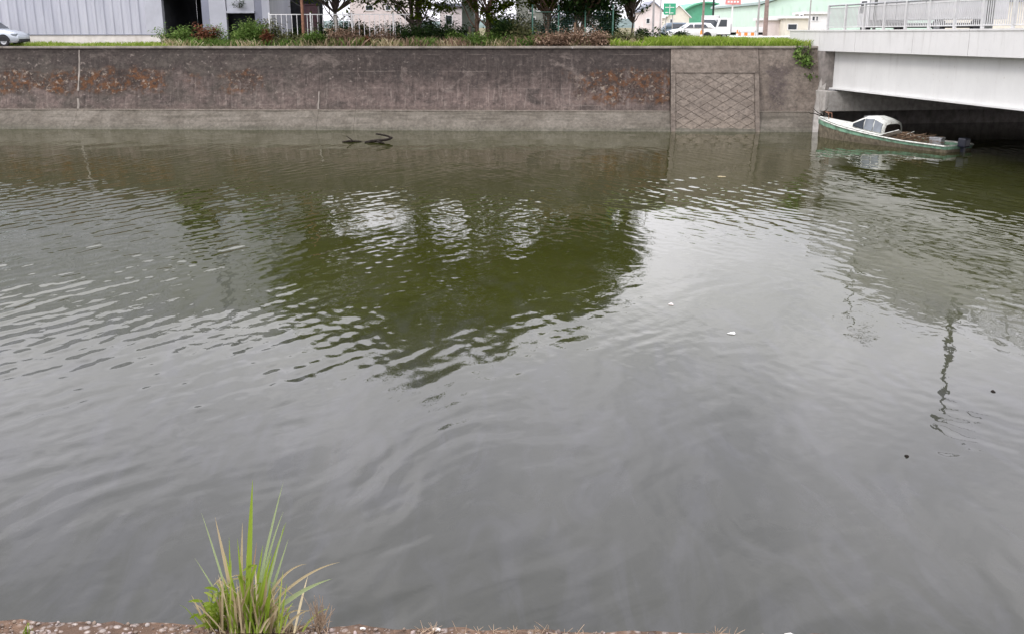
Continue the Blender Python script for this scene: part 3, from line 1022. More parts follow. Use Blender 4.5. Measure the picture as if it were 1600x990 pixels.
def make_car(name, label, loc, rz, paint, cat='car', length=4.1, height=1.5, group=None):
    """A hatchback that faces +x; its near side is -y."""
    c = thing(name, label, cat, loc, rz, group)
    L = length / 2
    hw = 0.83
    def sec(x, zb, zs, zt, wf):
        w = hw * wf
        return (x, [(-w * 0.9, zb), (-w, zb + 0.12), (-w, zs - 0.08), (-w * 0.95, zt), (-w * 0.5, zt + 0.03), (w * 0.5, zt + 0.03), (w * 0.95, zt), (w, zs - 0.08), (w, zb + 0.12), (w * 0.9, zb)])
    prof = [(-L, 0.35, 0.7, 0.78, 0.86), (-L + 0.12, 0.24, 0.8, 0.92, 0.97), (-L + 0.7, 0.2, 0.86, 0.95, 1.0), (0, 0.2, 0.88, 0.94, 1.0), (L - 1.2, 0.2, 0.86, 0.93, 1.0), (L - 0.6, 0.2, 0.78, 0.84, 0.99), (L - 0.18, 0.22, 0.66, 0.72, 0.93), (L - 0.02, 0.32, 0.56, 0.6, 0.8)]
    bd = loft_body([sec(*p) for p in prof])
    # wheel arches are dark liners standing just proud of the body side
    bo = bd.build('body', paint, c)
    for wxx in (-L + 0.8, L - 0.82):
        for s in (-1, 1):
            m = MB()
            pts = [(wxx + 0.37 * math.cos(a), s * (hw - 0.10), 0.31 + 0.37 * math.sin(a)) for a in [math.pi * k / 12 for k in range(13)]]
            m.prism([(p[0], p[2]) for p in pts], s * (hw + 0.003), s * (hw - 0.2))
            m.build('wheel_arch', M['black'], c)
            wheel(c, wxx, s * (hw - 0.085), 0.31, 0.19, s)
    # cabin
    def cs(x, zt, wt, wb=0.8, zb=0.93):
        return (x, [(-wb, zb), (-wt, zt - 0.06), (-wt * 0.85, zt), (wt * 0.85, zt), (wt, zt - 0.06), (wb, zb)])
    cab = loft_body([cs(-L + 0.1, 0.98, 0.74), cs(-L + 0.5, height - 0.05, 0.64), cs(-L + 1.2, height, 0.64), cs(0.2, height - 0.02, 0.64), cs(L - 1.15, 0.97, 0.75)])
    cab.build('cabin', paint, c)
    for s in (-1, 1):
        m = MB()
        zt = height - 0.13
        m.add([(-L + 0.75, s * 0.80, 1.0), (-0.15, s * 0.80, 1.0), (-0.15, s * 0.695, zt), (-L + 0.95, s * 0.695, zt)], [(0, 1, 2, 3)])
        m.add([(-0.05, s * 0.80, 1.0), (L - 1.45, s * 0.80, 1.0), (0.2, s * 0.70, zt), (-0.05, s * 0.70, zt)], [(0, 1, 2, 3)])
        m.build('side_window', M['glass'], c)
        m = MB(); m.box(L - 1.5, s * 0.83 - 0.1, 0.98, L - 1.35, s * 0.83 + 0.1, 1.1, 0.02)
        m.build('mirror', paint, c)
        m = MB(); m.box(L - 0.42, s * 0.66 - 0.13, 0.58, L - 0.08, s * 0.66 + 0.13, 0.72, 0.04)
        m.build('headlight', M['glass_pale'], c)
    m = MB()
    m.add([(0.27, -0.58, height - 0.05), (0.27, 0.58, height - 0.05), (L - 1.17, 0.70, 0.995), (L - 1.17, -0.70, 0.995)], [(0, 1, 2, 3)])
    m.build('windscreen', M['glass'], c)
    m = MB(); m.box(L - 0.2, -0.62, 0.24, L + 0.01, 0.62, 0.42, 0.03)
    m.build('bumper', M['black'], c)
    return c


def make_truck(name, label, loc, rz, box=True, length=5.0, box_h=2.0, cab_w=0.85, group=None):
    """Cab-over truck that faces -x; its near side is -y."""
    c = thing(name, label, 'truck', loc, rz, group)
    L = length / 2
    w = cab_w
    prof = [(-L, 0.45), (-L - 0.02, 1.0), (-L + 0.22, 1.8), (-L + 1.15, 1.86), (-L + 1.3, 1.8), (-L + 1.3, 0.45)]
    m = MB(); m.prism(prof, -w, w)
    m.build('cab', M['white_vehicle'], c)
    m = MB(); m.add([(-L - 0.03 + 0.03, -w * 0.88, 1.08), (-L + 0.0, w * 0.88, 1.08), (-L + 0.185, w * 0.85, 1.72), (-L + 0.185, -w * 0.85, 1.72)], [(0, 1, 2, 3)])
    m.build('windscreen', M['glass'], c, (-0.02, 0, 0))
    for s in (-1, 1):
        m = MB(); m.add([(-L + 0.18, s * (w + 0.004), 1.1), (-L + 0.95, s * (w + 0.004), 1.1), (-L + 0.95, s * (w + 0.004), 1.7), (-L + 0.38, s * (w + 0.004), 1.7)], [(0, 1, 2, 3)])
        m.build('side_window', M['glass'], c)
        m = MB(); m.box(-L - 0.03, s * 0.6 - 0.12, 0.62, -L + 0.02, s * 0.6 + 0.12, 0.78)
        m.build('headlight', M['glass_pale'], c)
    m = MB(); m.box(-L + 0.1, -0.4, 0.38, L, 0.4, 0.6)
    m.build('chassis', M['black'], c)
    if box:
        m = MB(); m.box(-L + 1.4, -w - 0.1, 0.75, L, w + 0.1, 0.75 + box_h, 0.025)
        bo = m.build('cargo_box', M['cargo_grey'], c)
        m = MB()
        for k in range(4):
            xx = -L + 1.5 + (length - 1.6) * k / 3
            for s in (-1, 1):
                m.box(xx - 0.03, s * (w + 0.11) - 0.012, 0.78, xx + 0.03, s * (w + 0.11) + 0.012, 0.72 + box_h)
        m.build('trim', M['steel'], bo)
    else:
        m = MB()
        m.box(-L + 1.38, -w, 0.62, L, w, 0.72)
        for s in (-1, 1):
            m.box(-L + 1.38, s * w - 0.02, 0.725, L, s * w + 0.02, 1.08)
        m.box(L - 0.03, -w + 0.022, 0.725, L + 0.01, w - 0.022, 1.08)
        m.box(-L + 1.38, -w + 0.022, 0.725, -L + 1.42, w - 0.022, 1.35)
        m.build('cargo_bed', M['white_vehicle'], c)
    r = 0.28 if length < 6 else 0.42
    for xx in (-L + 0.75, L - 0.9 if length < 6 else L - 1.9):
        for s in (-1, 1):
            wheel(c, xx, s * (w - 0.12), r, 0.2, s)
    return c


# silver car at the frame's edge, in front of the warehouse
cp = at(31, 60, 60.0)
make_car('parked_car', 'silver hatchback parked before the corrugated warehouse', (cp.x - 2.02, 60.6, GZ - 0.03), R(-2), M['silver_vehicle'])

# ------------------------------------------------------------------ warehouse
WY = 64.0
wh = thing('warehouse', 'pale grey corrugated warehouse with a dark open bay', 'building', (0, 0, 0))
x0, x1 = wx(-330, WY), wx(231, WY)
xe = wx(257, WY)
WTOP = 13.2
m = MB()
pitch = 0.52
vs = []
x = x0
k = 0
while x < x1:
    for (dx, dy) in ((0.0, 0.0), (0.20, 0.0), (0.255, -0.065), (0.415, -0.065), (0.47, 0.0)):
        vs.append((min(x + dx, x1), WY + dy))
    x += pitch
n = len(vs)
m.add([(a, b, GZ + 0.62) for a, b in vs] + [(a, b, WTOP) for a, b in vs], [(i, i + 1, n + i + 1, n + i) for i in range(n - 1)])
m.build('corrugated_siding', M['siding'], wh, fix=False)
m = MB(); m.box(x1 - 0.02, WY - 0.09, GZ + 0.60, xe, WY + 0.35, WTOP)
m.build('corner_trim', M['siding_plain'], wh)
m = MB(); m.box(x0, WY - 0.05, GZ - 0.3, xe - 0.25, WY + 0.3, GZ + 0.56, 0.01)
m.build('plinth', M['plinth'], wh)
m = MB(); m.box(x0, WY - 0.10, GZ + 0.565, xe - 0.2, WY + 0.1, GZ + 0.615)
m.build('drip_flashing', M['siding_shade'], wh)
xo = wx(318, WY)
m = MB()                                             # open bay: interior walls and floor
m.box(xe + 0.005, WY + 7.0, GZ - 0.3, xo + 6, WY + 7.2, WTOP - 0.2)
m.box(xe - 0.1, WY + 0.36, GZ - 0.3, xe + 0.0, WY + 7.0, WTOP - 0.3)
m.box(xe, WY + 0.4, GZ - 0.12, xo + 6, WY + 7.0, GZ - 0.05)
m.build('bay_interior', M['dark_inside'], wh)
m = MB(); m.box(x0, WY + 0.32, WTOP - 0.15, wx(425, WY), WY + 14, WTOP + 0.1)
m.build('roof', M['siding_shade'], wh)
m = MB(); m.box(xe + 0.01, WY - 0.05, 7.15, xo, WY + 0.25, WTOP - 0.16)
m.build('bay_header', M['siding_plain'], wh)
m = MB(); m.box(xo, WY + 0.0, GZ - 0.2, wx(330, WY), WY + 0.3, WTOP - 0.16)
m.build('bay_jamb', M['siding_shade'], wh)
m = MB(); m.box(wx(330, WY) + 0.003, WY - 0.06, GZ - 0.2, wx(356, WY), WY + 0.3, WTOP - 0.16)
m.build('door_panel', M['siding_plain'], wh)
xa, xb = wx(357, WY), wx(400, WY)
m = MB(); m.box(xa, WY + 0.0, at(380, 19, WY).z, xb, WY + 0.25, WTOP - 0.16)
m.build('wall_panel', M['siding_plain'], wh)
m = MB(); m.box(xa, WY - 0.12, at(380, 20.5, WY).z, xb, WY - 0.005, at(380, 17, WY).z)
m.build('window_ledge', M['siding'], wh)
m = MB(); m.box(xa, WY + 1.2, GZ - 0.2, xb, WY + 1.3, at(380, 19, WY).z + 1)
m.build('opening_shade', M['dark_inside'], wh)  # set-back dark sheet, its colour stands in for shade
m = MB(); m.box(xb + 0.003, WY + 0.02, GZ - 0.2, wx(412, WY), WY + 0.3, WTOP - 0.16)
m.build('shadow_panel', M['siding_shade'], wh)  # dark sheet painted in for the shaded gap between panels
m = MB(); m.box(wx(412, WY) + 0.003, WY - 0.08, GZ - 0.2, wx(424, WY), WY + 6, WTOP - 0.16)
m.build('end_post', M['siding'], wh)
m = MB(); m.box(x0, WY + 0.31, GZ, x0 + 0.2, WY + 14, WTOP - 0.16)
m.build('end_wall', M['siding_plain'], wh)


# ------------------------------------------------------------------ foliage builders
def leaf_cloud(centres, per, rad, size, rng, flat=0.6, droop=0.0, aspect=0.45):
    """Leaf-sized folded quads scattered around cluster centres."""
    m_v, m_f = [], []
    for (c, rr, cnt) in centres:
        for _ in range(cnt):
            d = Vector((rng.gauss(0, 1), rng.gauss(0, 1), rng.gauss(0, flat)))
            d = d * (rr * 0.55)
            p = c + d
            L = size * rng.uniform(0.6, 1.35)
            a = rng.uniform(0, 2 * math.pi)
            el = rng.uniform(-0.9, 0.6) - droop
            t = Vector((math.cos(a) * math.cos(el), math.sin(a) * math.cos(el), math.sin(el)))
            s = t.cross(Vector((rng.uniform(-0.5, 0.5), rng.uniform(-0.5, 0.5), 1))).normalized() * (L * aspect)
            b = len(m_v)
            mid = p + t * (L * 0.5)
            m_v += [p, mid + s * 0.5, p + t * L, mid - s * 0.5]
            m_f.append((b, b + 1, b + 2, b + 3))
    mb = MB()
    mb.add(m_v, m_f)
    return mb


def wiggle(a, b, n, amp, rng):
    pts = []
    for i in range(n + 1):
        t = i / n
        p = a.lerp(b, t)
        if 0 < i < n:
            p = p + Vector((rng.uniform(-amp, amp), rng.uniform(-amp, amp), rng.uniform(-amp, amp) * 0.6))
        pts.append(p)
    return pts


def make_tree(label, x, y, height, crown_r, crown_base, seed, stems=1, leaf='foliage', bark='bark', leaf_n=13000, lean=0.0, trunk_r=0.17, low=None, flat_side=0):
    rng = random.Random(seed)
    t = thing('tree', label, 'tree', (x, y, GZ - 0.1), group='trees along the far bank')
    tr = MB()
    tops = []
    for s in range(stems):
        a = rng.uniform(0, 6.28)
        b0 = Vector((0.22 * math.cos(a), 0.22 * math.sin(a), 0)) if stems > 1 else Vector((0, 0, 0))
        sp = 0.28 * height * 0.33 if stems > 1 else 0.0
        b1 = Vector((lean + sp * math.cos(a), sp * math.sin(a), height * rng.uniform(0.72, 0.85)))
        pts = wiggle(b0, b1, 8, 0.13, rng)
        r = trunk_r * (0.75 if stems > 1 else 1.0)
        tr.tube(pts, r, 0.03, 9)
        # root flare
        tr.tube([b0 - Vector((0, 0, 0.1)), b0 + Vector((0, 0, 0.35))], r * 1.5, r * 0.99, 9)
        tops.append(pts)
    centres = []
    cz = (crown_base + height) / 2
    rz = (height - crown_base) / 2
    tries = 0
    while len(centres) < 150 and tries < 5000:
        tries += 1
        u = Vector((rng.uniform(-1, 1), rng.uniform(-1, 1), rng.uniform(-1, 1)))
        if u.length > 1 or u.length < 0.30 + 0.25 * rng.random():
            continue
        # egg shaped outline with bays cut into it
        w = 1.0 - 0.42 * max(0, u.z) - 0.12 * max(0, -u.z)
        p = Vector((u.x * crown_r * w + lean * (0.4 + 0.3 * u.z), u.y * crown_r * w, cz + u.z * rz))
        if mnoise.noise((p.x * 0.55 + seed, p.y * 0.55, p.z * 0.55)) < -0.22:
            continue
        centres.append(p)
    limb = MB()
    for i, p in enumerate(centres):
        if i % 2 == 0 or p.z < crown_base + 1.5:
            st = rng.choice(tops)
            k = min(len(st) - 2, max(1, int(p.z / height * 8 * 0.72)))
            s0 = st[k]
            pts = wiggle(s0, p, 4, 0.15, rng)
            limb.tube(pts, 0.055 * (1 - 0.5 * k / 8), 0.012, 5)
    per = int(leaf_n * 1.7) // max(1, len(centres))
    cl = []
    for p in centres:
        cl.append((p, rng.uniform(0.55, 1.0) * crown_r * 0.30, int(per * rng.uniform(0.6, 1.4))))
    if low:
        for q in low:
            cl.append((Vector(q[:3]), q[3], q[4]))
            st = rng.choice(tops)
            limb.tube(wiggle(st[2], Vector(q[:3]), 4, 0.1, rng), 0.04, 0.01, 5)
    tr.build('trunk', M[bark], t)
    limb.build('limbs', M[bark], t)
    leaf_cloud(cl, per, 1, 0.27, rng).build('crown', M[leaf], t, fix=False)
    return t


def make_shrub(name, label, x, y, h, r, seed, leaf, n=420, size=0.11, z=GZ, stems=7, cat='shrub', group='weeds and shrubs on the far bank', squash=1.0):
    rng = random.Random(seed)
    t = thing(name, label, cat, (x, y, z - 0.02), group=group)
    sm = MB()
    cl = []
    for s in range(stems):
        a = rng.uniform(0, 6.28)
        rr = r * math.sqrt(rng.random())
        tip = Vector((rr * math.cos(a), rr * math.sin(a) * 0.7, h * rng.uniform(0.45, 0.95) * (1 - 0.35 * rr / r)))
        base = Vector((tip.x * 0.35, tip.y * 0.35, 0))
        sm.tube(wiggle(base, tip, 3, 0.04, rng), 0.012, 0.004, 4)
        for k in range(3):
            q = base.lerp(tip, 0.35 + 0.3 * k)
            cl.append((q, r * 0.42 * rng.uniform(0.7, 1.2), int(n / stems / 3)))
    sm.build('stem', M['bark'], t)
    leaf_cloud(cl, 0, 1, size, rng, flat=0.7).build('leaves', M[leaf], t, fix=False)
    return t


# ------------------------------------------------------------------ trees on the far bank
TY = 62.6
make_tree('leafy bank tree with a single thin dark trunk beside the rusty post', wx(524, TY), TY + 0.4, 9.4, 5.0, 2.9, 3, 1, lean=0.4, trunk_r=0.13, leaf_n=15000)
make_tree('leafy tree with twin dark trunks behind the white picket fence', wx(650, TY), TY - 0.5, 12.0, 4.5, 2.4, 8, 2, lean=-1.1, trunk_r=0.19, leaf_n=19000,
          low=[(1.4, -0.4, 2.2, 0.55, 200), (0.7, -0.6, 2.4, 0.5, 170), (-0.9, 0.2, 2.4, 0.5, 150), (2.0, 0, 2.3, 0.5, 150), (-1.9, 0, 2.5, 0.6, 150), (0.2, -0.3, 1.9, 0.5, 140), (-3.0, 0, 2.6, 0.6, 120)])
make_tree('leafy tree with forked brown trunk beside the pale aqua wall', wx(757, TY), TY - 0.8, 9.9, 3.7, 2.5, 15, 3, lean=-0.2, trunk_r=0.2, leaf_n=13000, bark='bark_red',
          low=[(0.9, -0.2, 2.2, 0.5, 190), (0.6, -0.4, 1.5, 0.5, 170), (1.3, -0.2, 2.4, 0.5, 170), (-0.6, 0, 2.4, 0.5, 110), (1.9, 0, 2.5, 0.5, 120), (0.2, -0.3, 2.0, 0.5, 130)])
make_tree('slim tree with reddish trunk before the grey concrete block', wx(856, TY), TY - 0.4, 8.8, 3.1, 2.5, 22, 1, lean=0.5, trunk_r=0.11, leaf_n=10000, bark='bark_red',
          low=[(0.9, 0, 2.2, 0.5, 160), (0.2, -0.2, 2.3, 0.5, 140), (-0.9, 0, 2.4, 0.5, 120)])
make_tree('dense dark tree with many stems at the end of the green fence', wx(905, TY), TY - 0.2, 7.4, 3.2, 1.9, 29, 5, lean=0.6, trunk_r=0.13, leaf='foliage_dark', bark='bark_red', leaf_n=14000,
          low=[(1.6, -0.3, 1.6, 0.5, 260), (1.9, -0.4, 0.9, 0.45, 260), (1.5, -0.2, 0.6, 0.4, 200), (2.0, -0.2, 1.9, 0.5, 220), (1.2, -0.4, 2.3, 0.5, 220), (0.2, -0.4, 2.0, 0.5, 160), (-0.6, -0.2, 2.2, 0.5, 160), (2.2, -0.2, 0.45, 0.35, 160)])
make_tree('small tree with sparse sprays overhanging the grassy gap', wx(985, 66), 66.0, 6.4, 1.6, 2.4, 35, 1, trunk_r=0.06, leaf='foliage_dark', leaf_n=2600, lean=0.1,
          low=[(0.7, 0, 2.2, 0.35, 60)])

# ------------------------------------------------------------------ shrubs and weeds, left to right
SH = [
    ('weed_clump', 'leafy green weed clump at the corner of the warehouse', 272, 61.0, 1.15, 0.75, 'weed_green', 460),
    ('weed_clump', 'withered red brown bush under the dark bay', 318, 60.8, 1.1, 0.62, 'weed_red', 420),
    ('bush', 'broad bright green bush before the grey door panel', 368, 61.0, 1.55, 1.15, 'weed_green', 900),
    ('bush', 'low green bush beside the broad one, under the window ledge', 394, 60.4, 1.0, 0.75, 'weed_green', 480),
    ('weed_clump', 'rusty red dock stalk standing on the wall edge', 414, 59.6, 0.85, 0.22, 'weed_red', 160),
    ('bush', 'olive bush at the foot of the warehouse end post', 418, 61.6, 1.35, 0.8, 'weed_olive', 480),
    ('weed_clump', 'yellowish weeds below the first white pickets', 455, 60.4, 0.7, 0.7, 'weed_olive', 420),
    ('weed_clump', 'fresh green weeds below the maroon cabinet', 490, 60.0, 0.75, 0.55, 'weed_green', 420),
    ('bush', 'dark green bush between rusty post and picket fence', 512, 61.4, 1.35, 0.7, 'foliage_dark', 520),
    ('weed_clump', 'straw brown weeds before the picket fence', 530, 60.2, 0.95, 0.75, 'weed_brown', 460),
    ('weed_clump', 'small rusty red weed on the wall edge before the pickets', 568, 59.7, 0.5, 0.25, 'weed_red', 160),
    ('weed_clump', 'long brown withered weeds under the fence rail', 592, 60.6, 0.8, 0.8, 'weed_brown', 420),
    ('bush', 'dark green bush at the foot of the twin trunks', 655, 60.8, 1.2, 1.0, 'foliage_dark', 760),
    ('bush', 'rounded dark bush left of the aqua wall', 700, 61.2, 1.45, 0.9, 'foliage_dark', 760),
    ('weed_clump', 'yellow green weeds at the foot of the aqua wall', 712, 59.9, 0.65, 0.6, 'weed_green', 420),
    ('bush', 'large dark bush crowding the forked brown trunk', 782, 61.0, 1.6, 1.0, 'foliage_dark', 900),
    ('bush', 'grey green bush before the concrete block', 812, 60.6, 1.3, 0.9, 'weed_olive', 560),
    ('weed_clump', 'low green weeds on the wall edge below the forked trunk', 765, 59.8, 0.6, 0.9, 'weed_green', 520),
    ('weed_clump', 'low green weeds on the wall edge below the concrete block', 828, 59.7, 0.5, 0.7, 'weed_green', 420),
    ('leaf_pile', 'flat heap of brown withered stalks beside the green post', 868, 59.15, 0.55, 1.0, 'weed_brown', 900),
    ('leaf_pile', 'rounded heap of brown withered stalks below the dense dark tree', 916, 59.15, 0.75, 0.8, 'weed_brown', 900),
    ('weed_clump', 'olive weeds at the foot of the dense dark tree', 950, 59.8, 0.6, 0.7, 'weed_olive', 460),
    ('weed_clump', 'pale weeds at the start of the grassy verge', 985, 60.2, 0.75, 0.6, 'weed_olive', 380),
    ('bush', 'dark green bush at the foot of the grey pole', 1003, 62.0, 0.9, 0.55, 'foliage_dark', 420),
    ('bush', 'round green bush before the white shed', 1047, 66.0, 1.0, 0.75, 'foliage_dark', 480),
]
for i, (nm, lb, px, yy, h, r, lf, n) in enumerate(SH):
    make_shrub(nm, lb, wx(px, yy), yy - 0.03 * wx(px, yy), h * 1.25, r * 1.35, 100 + i, lf, int(n * 5), size=0.16, cat='heap' if nm == 'leaf_pile' else ('bush' if nm == 'bush' else 'weed'))
BACK = [
    ('tall dark shrub behind the left end of the picket fence', 538, 64.5, 2.3, 1.1, 'foliage_dark'),
    ('tall olive shrub behind the middle of the picket fence', 575, 64.0, 1.7, 0.9, 'weed_olive'),
    ('tall dark shrub behind the right end of the picket fence', 628, 63.6, 2.0, 1.2, 'foliage_dark'),
    ('tall dark shrub between twin trunks and white shed', 676, 63.4, 2.4, 1.1, 'foliage_dark'),
    ('tall dark shrub right of the forked brown trunk', 790, 63.4, 2.6, 1.2, 'foliage_dark'),
    ('tall grey green shrub before the corner of the concrete block', 838, 63.2, 1.9, 1.0, 'weed_olive'),
    ('tall dark shrub inside the green fence', 880, 63.4, 2.4, 1.2, 'foliage_dark'),
    ('tall dark shrub closing the right end of the green fence', 944, 63.0, 2.7, 1.1, 'foliage_dark'),
    ('tall dark shrub behind the maroon cabinet', 470, 64.8, 1.5, 0.9, 'foliage_dark'),
]
for i, (lb, px, yy, h, r, lf) in enumerate(BACK):
    make_shrub('tall_shrub', lb, wx(px, yy), yy - 0.03 * wx(px, yy), h, r, 300 + i, lf, 2600, size=0.2, stems=11, cat='shrub')
make_shrub('hanging_plant', 'small green plant hanging on the grey panel of the warehouse', wx(377, WY - 0.3), WY - 0.3, 0.55, 0.35, 400, 'foliage_dark', 200, z=at(377, 12, WY).z, cat='plant', group=None, stems=5)

# grass and undergrowth along the top: nobody could count it
def grass_strip(name, label, x0, x1, y0, y1, n, h0, h1, mat, seed, w=0.02, dens=None, tall=1.0):
    rng = random.Random(seed)
    vs, fs = [], []
    for _ in range(n):
        x = rng.uniform(x0, x1)
        t = rng.random()
        y = y0 + (y1 - y0) * t + WSL * x
        d = mnoise.noise((x * 0.5 + seed, t * 1.5, 0.0))
        if dens and d < rng.uniform(-0.5, 0.25):
            continue
        h = tall * rng.uniform(h0, h1) * (1.0 + 0.7 * d)
        a = rng.uniform(0, 6.28)
        bx, by = math.cos(a) * w, math.sin(a) * w
        lx, ly = rng.gauss(0, 0.4) * h, rng.gauss(0, 0.4) * h
        b = len(vs)
        z = GZ - 0.02
        vs += [(x - bx, y - by, z), (x + bx, y + by, z), (x + lx * 0.4 + bx * 0.7, y + ly * 0.4 + by * 0.7, z + h * 0.6), (x + lx, y + ly, z + h)]
        fs += [(b, b + 1, b + 2), (b, b + 2, b + 3)]
    m = MB()
    m.add(vs, fs)
    return tag(m.build(name, M[mat], fix=False), label, kind='stuff')


grass_strip('grass', 'bright green grass on the verge between dark tree and bridge', wx(950, 60), wx(1268, 58), 58.5 - 0.0, 64.0, 16000, 0.16, 0.46, 'grass', 1)
grass_strip('grass', 'short thin grass below the warehouse', wx(-60, 60), wx(260, 60), 58.5, 61.5, 5200, 0.07, 0.24, 'grass', 2)
grass_strip('undergrowth', 'mixed green undergrowth along the top of the wall', wx(262, 60), wx(960, 60), 59.0, 63.0, 15000, 0.10, 0.46, 'weed_green', 3, dens=True)
grass_strip('undergrowth', 'dry straw among the weeds along the wall top', wx(250, 60), wx(1000, 60), 58.8, 62.0, 5500, 0.10, 0.42, 'straw', 4, dens=True)
grass_strip('undergrowth', 'withered brown leaves among the weeds', wx(500, 60), wx(960, 60), 59.0, 62.0, 6000, 0.1, 0.5, 'weed_brown', 5, w=0.035, dens=True)

# ivy hanging over the wall beside the bridge
iv = thing('ivy', 'green ivy hanging over the wall beside the bridge', 'ivy', (0, 0, 0))
rng = random.Random(77)
cl = []
st = MB()
for k in range(19):
    px = rng.uniform(1245, 1268)
    yb = 74 + (rng.random() ** 1.3) * (52 * (px - 1238) / 30)
    z = at(px, yb, 57.2).z
    x = wx(px, 57.2)
    zz = max(1.05, min(4.3, z))
    yy = wall_y(x) + 0.92 + (zz - 1.03) / 3.25 * 1.03 - 0.16
    cl.append((Vector((x, yy, zz)), 0.22, 30))
    st.tube([(x, yy + 0.12, 4.42), (x + rng.uniform(-.1, .1), yy + 0.06, (zz + 4.4) / 2), (x, yy, zz)], 0.012, 0.006, 4)
st.build('vine', M['bark'], iv)
leaf_cloud(cl, 0, 1, 0.15, rng, flat=0.9, droop=0.5, aspect=0.7).build('leaves', M['weed_green'], iv, fix=False)

# ------------------------------------------------------------------ fences and posts on the bank
FY = 61.9
fx0, fx1 = wx(425, FY), wx(640, FY)
fence = thing('picket_fence', 'white metal picket fence with thin rails before the pinkish house', 'fence', (0, 0, 0))
zt = at(600, 21.5, FY).z
m = MB(); m.box(-0.016, -0.01, 0, 0.016, 0.01, zt - GZ - 0.05)
pk = m.mesh('picket', M['white_paint'])
x = fx0
while x < fx1:
    link('picket', pk, fence, (x, FY, GZ))
    x += 0.30
m = MB(); m.box(-0.04, -0.035, -0.2, 0.04, 0.035, zt - GZ + 0.06, 0.006)
pp = m.mesh('fence_post', M['white_paint'])
x = fx0 - 0.12
while x < fx1 + 0.3:
    link('fence_post', pp, fence, (x, FY + 0.06, GZ))
    x += 2.4
for zz in (zt - 0.04, GZ + 0.2):
    m = MB(); m.box(fx0 - 0.15, FY + 0.012, zz - 0.022, fx1 + 0.2, FY + 0.04, zz + 0.022)
    m.build('rail', M['white_paint'], fence)

gf = thing('mesh_fence', 'green wire mesh fence with pale green post under the trees', 'fence', (0, 0, 0))
gx0, gx1 = wx(832, 61.6), wx(958, 61.6)
for px in (832, 872.5, 914, 957):
    m = MB(); m.tube([(wx(px, 61.6), 61.6, GZ - 0.2), (wx(px, 61.6), 61.6, GZ + 2.25)], 0.05, 0.05, 10)
    m.build('fence_post', M['green_post'], gf)
for zz in (GZ + 1.85, GZ + 0.15):
    m = MB(); m.tube([(gx0, 61.68, zz), (gx1, 61.68, zz)], 0.022, 0.022, 6)
    m.build('rail', M['green_post'], gf)
m = MB()
x = gx0
while x < gx1:
    m.tube([(x, 61.72, GZ + 0.1), (x, 61.72, GZ + 1.85)], 0.004, 0.004, 3, cap=False)
    x += 0.1
for k in range(18):
    m.tube([(gx0, 61.725, GZ + 0.12 + 0.1 * k), (gx1, 61.725, GZ + 0.12 + 0.1 * k)], 0.004, 0.004, 3, cap=False)
tag(m.build('wire_mesh', M['green_post'], gf), kind='stuff')

for (px, yy, top, r, mt, nm, lb) in (
        (474, 61.0, 7.6, 0.09, 'rust', 'steel_post', 'rusty steel post beside the maroon cabinet'),
        (731 + 3, 60.3, 5.45, 0.10, 'bark', 'stake', 'short dark wooden stake before the aqua wall'),
        (604, 60.8, 5.6, 0.05, 'concrete', 'concrete_post', 'thin pale concrete post before the picket fence'),
        (525.5, 61.3, 6.0, 0.09, 'concrete', 'concrete_post', 'stout pale concrete post at the left of the pickets'),
        (898, 60.7, 5.65, 0.07, 'wood_old', 'stake', 'brown wooden stake between the heaps of withered stalks')):
    m = MB()
    x = wx(px, yy)
    m.tube([(x, yy, GZ - 0.2), (x + 0.01, yy, (GZ + top) / 2), (x, yy, top)], r, r * 0.92, 10)
    if nm != 'stake':
        m.box(x - r * 1.3, yy - r * 1.3, top, x + r * 1.3, yy + r * 1.3, top + 0.04)
    tag(m.build(nm, M[mt]), lb, 'post')

# maroon cabinet under the trees
cb = thing('cabinet', 'dark maroon metal cabinet among the shrubs', 'cabinet', (wx(489, 62.8), 62.8, GZ))
m = MB(); m.box(-0.40, -0.3, 0.08, 0.40, 0.3, 2.25, 0.02); m.build('body', M['maroon'], cb)
for s in (-1, 1):
    m = MB(); m.box(s * 0.195 - 0.185, -0.325, 0.2, s * 0.195 + 0.185, -0.303, 2.15, 0.008); m.build('door', M['maroon'], cb)
m = MB(); m.box(-0.45, -0.36, 2.253, 0.45, 0.36, 2.32, 0.01); m.build('lid', M['maroon'], cb)

# overhead cable beside the rusty post
m = MB()
pa, pb = at(446, -6, 61.2), at(474, 13, 61.0)
m.tube([pa, pa.lerp(pb, 0.5) + Vector((0, 0, -0.03)), pb], 0.035, 0.035, 6)
m.tube([at(380, -90, 62.2), at(420, -40, 61.6), pa], 0.035, 0.035, 6)
tag(m.build('stay_cable', M['black']), 'black sleeved stay cable slanting down to the rusty post', 'cable')


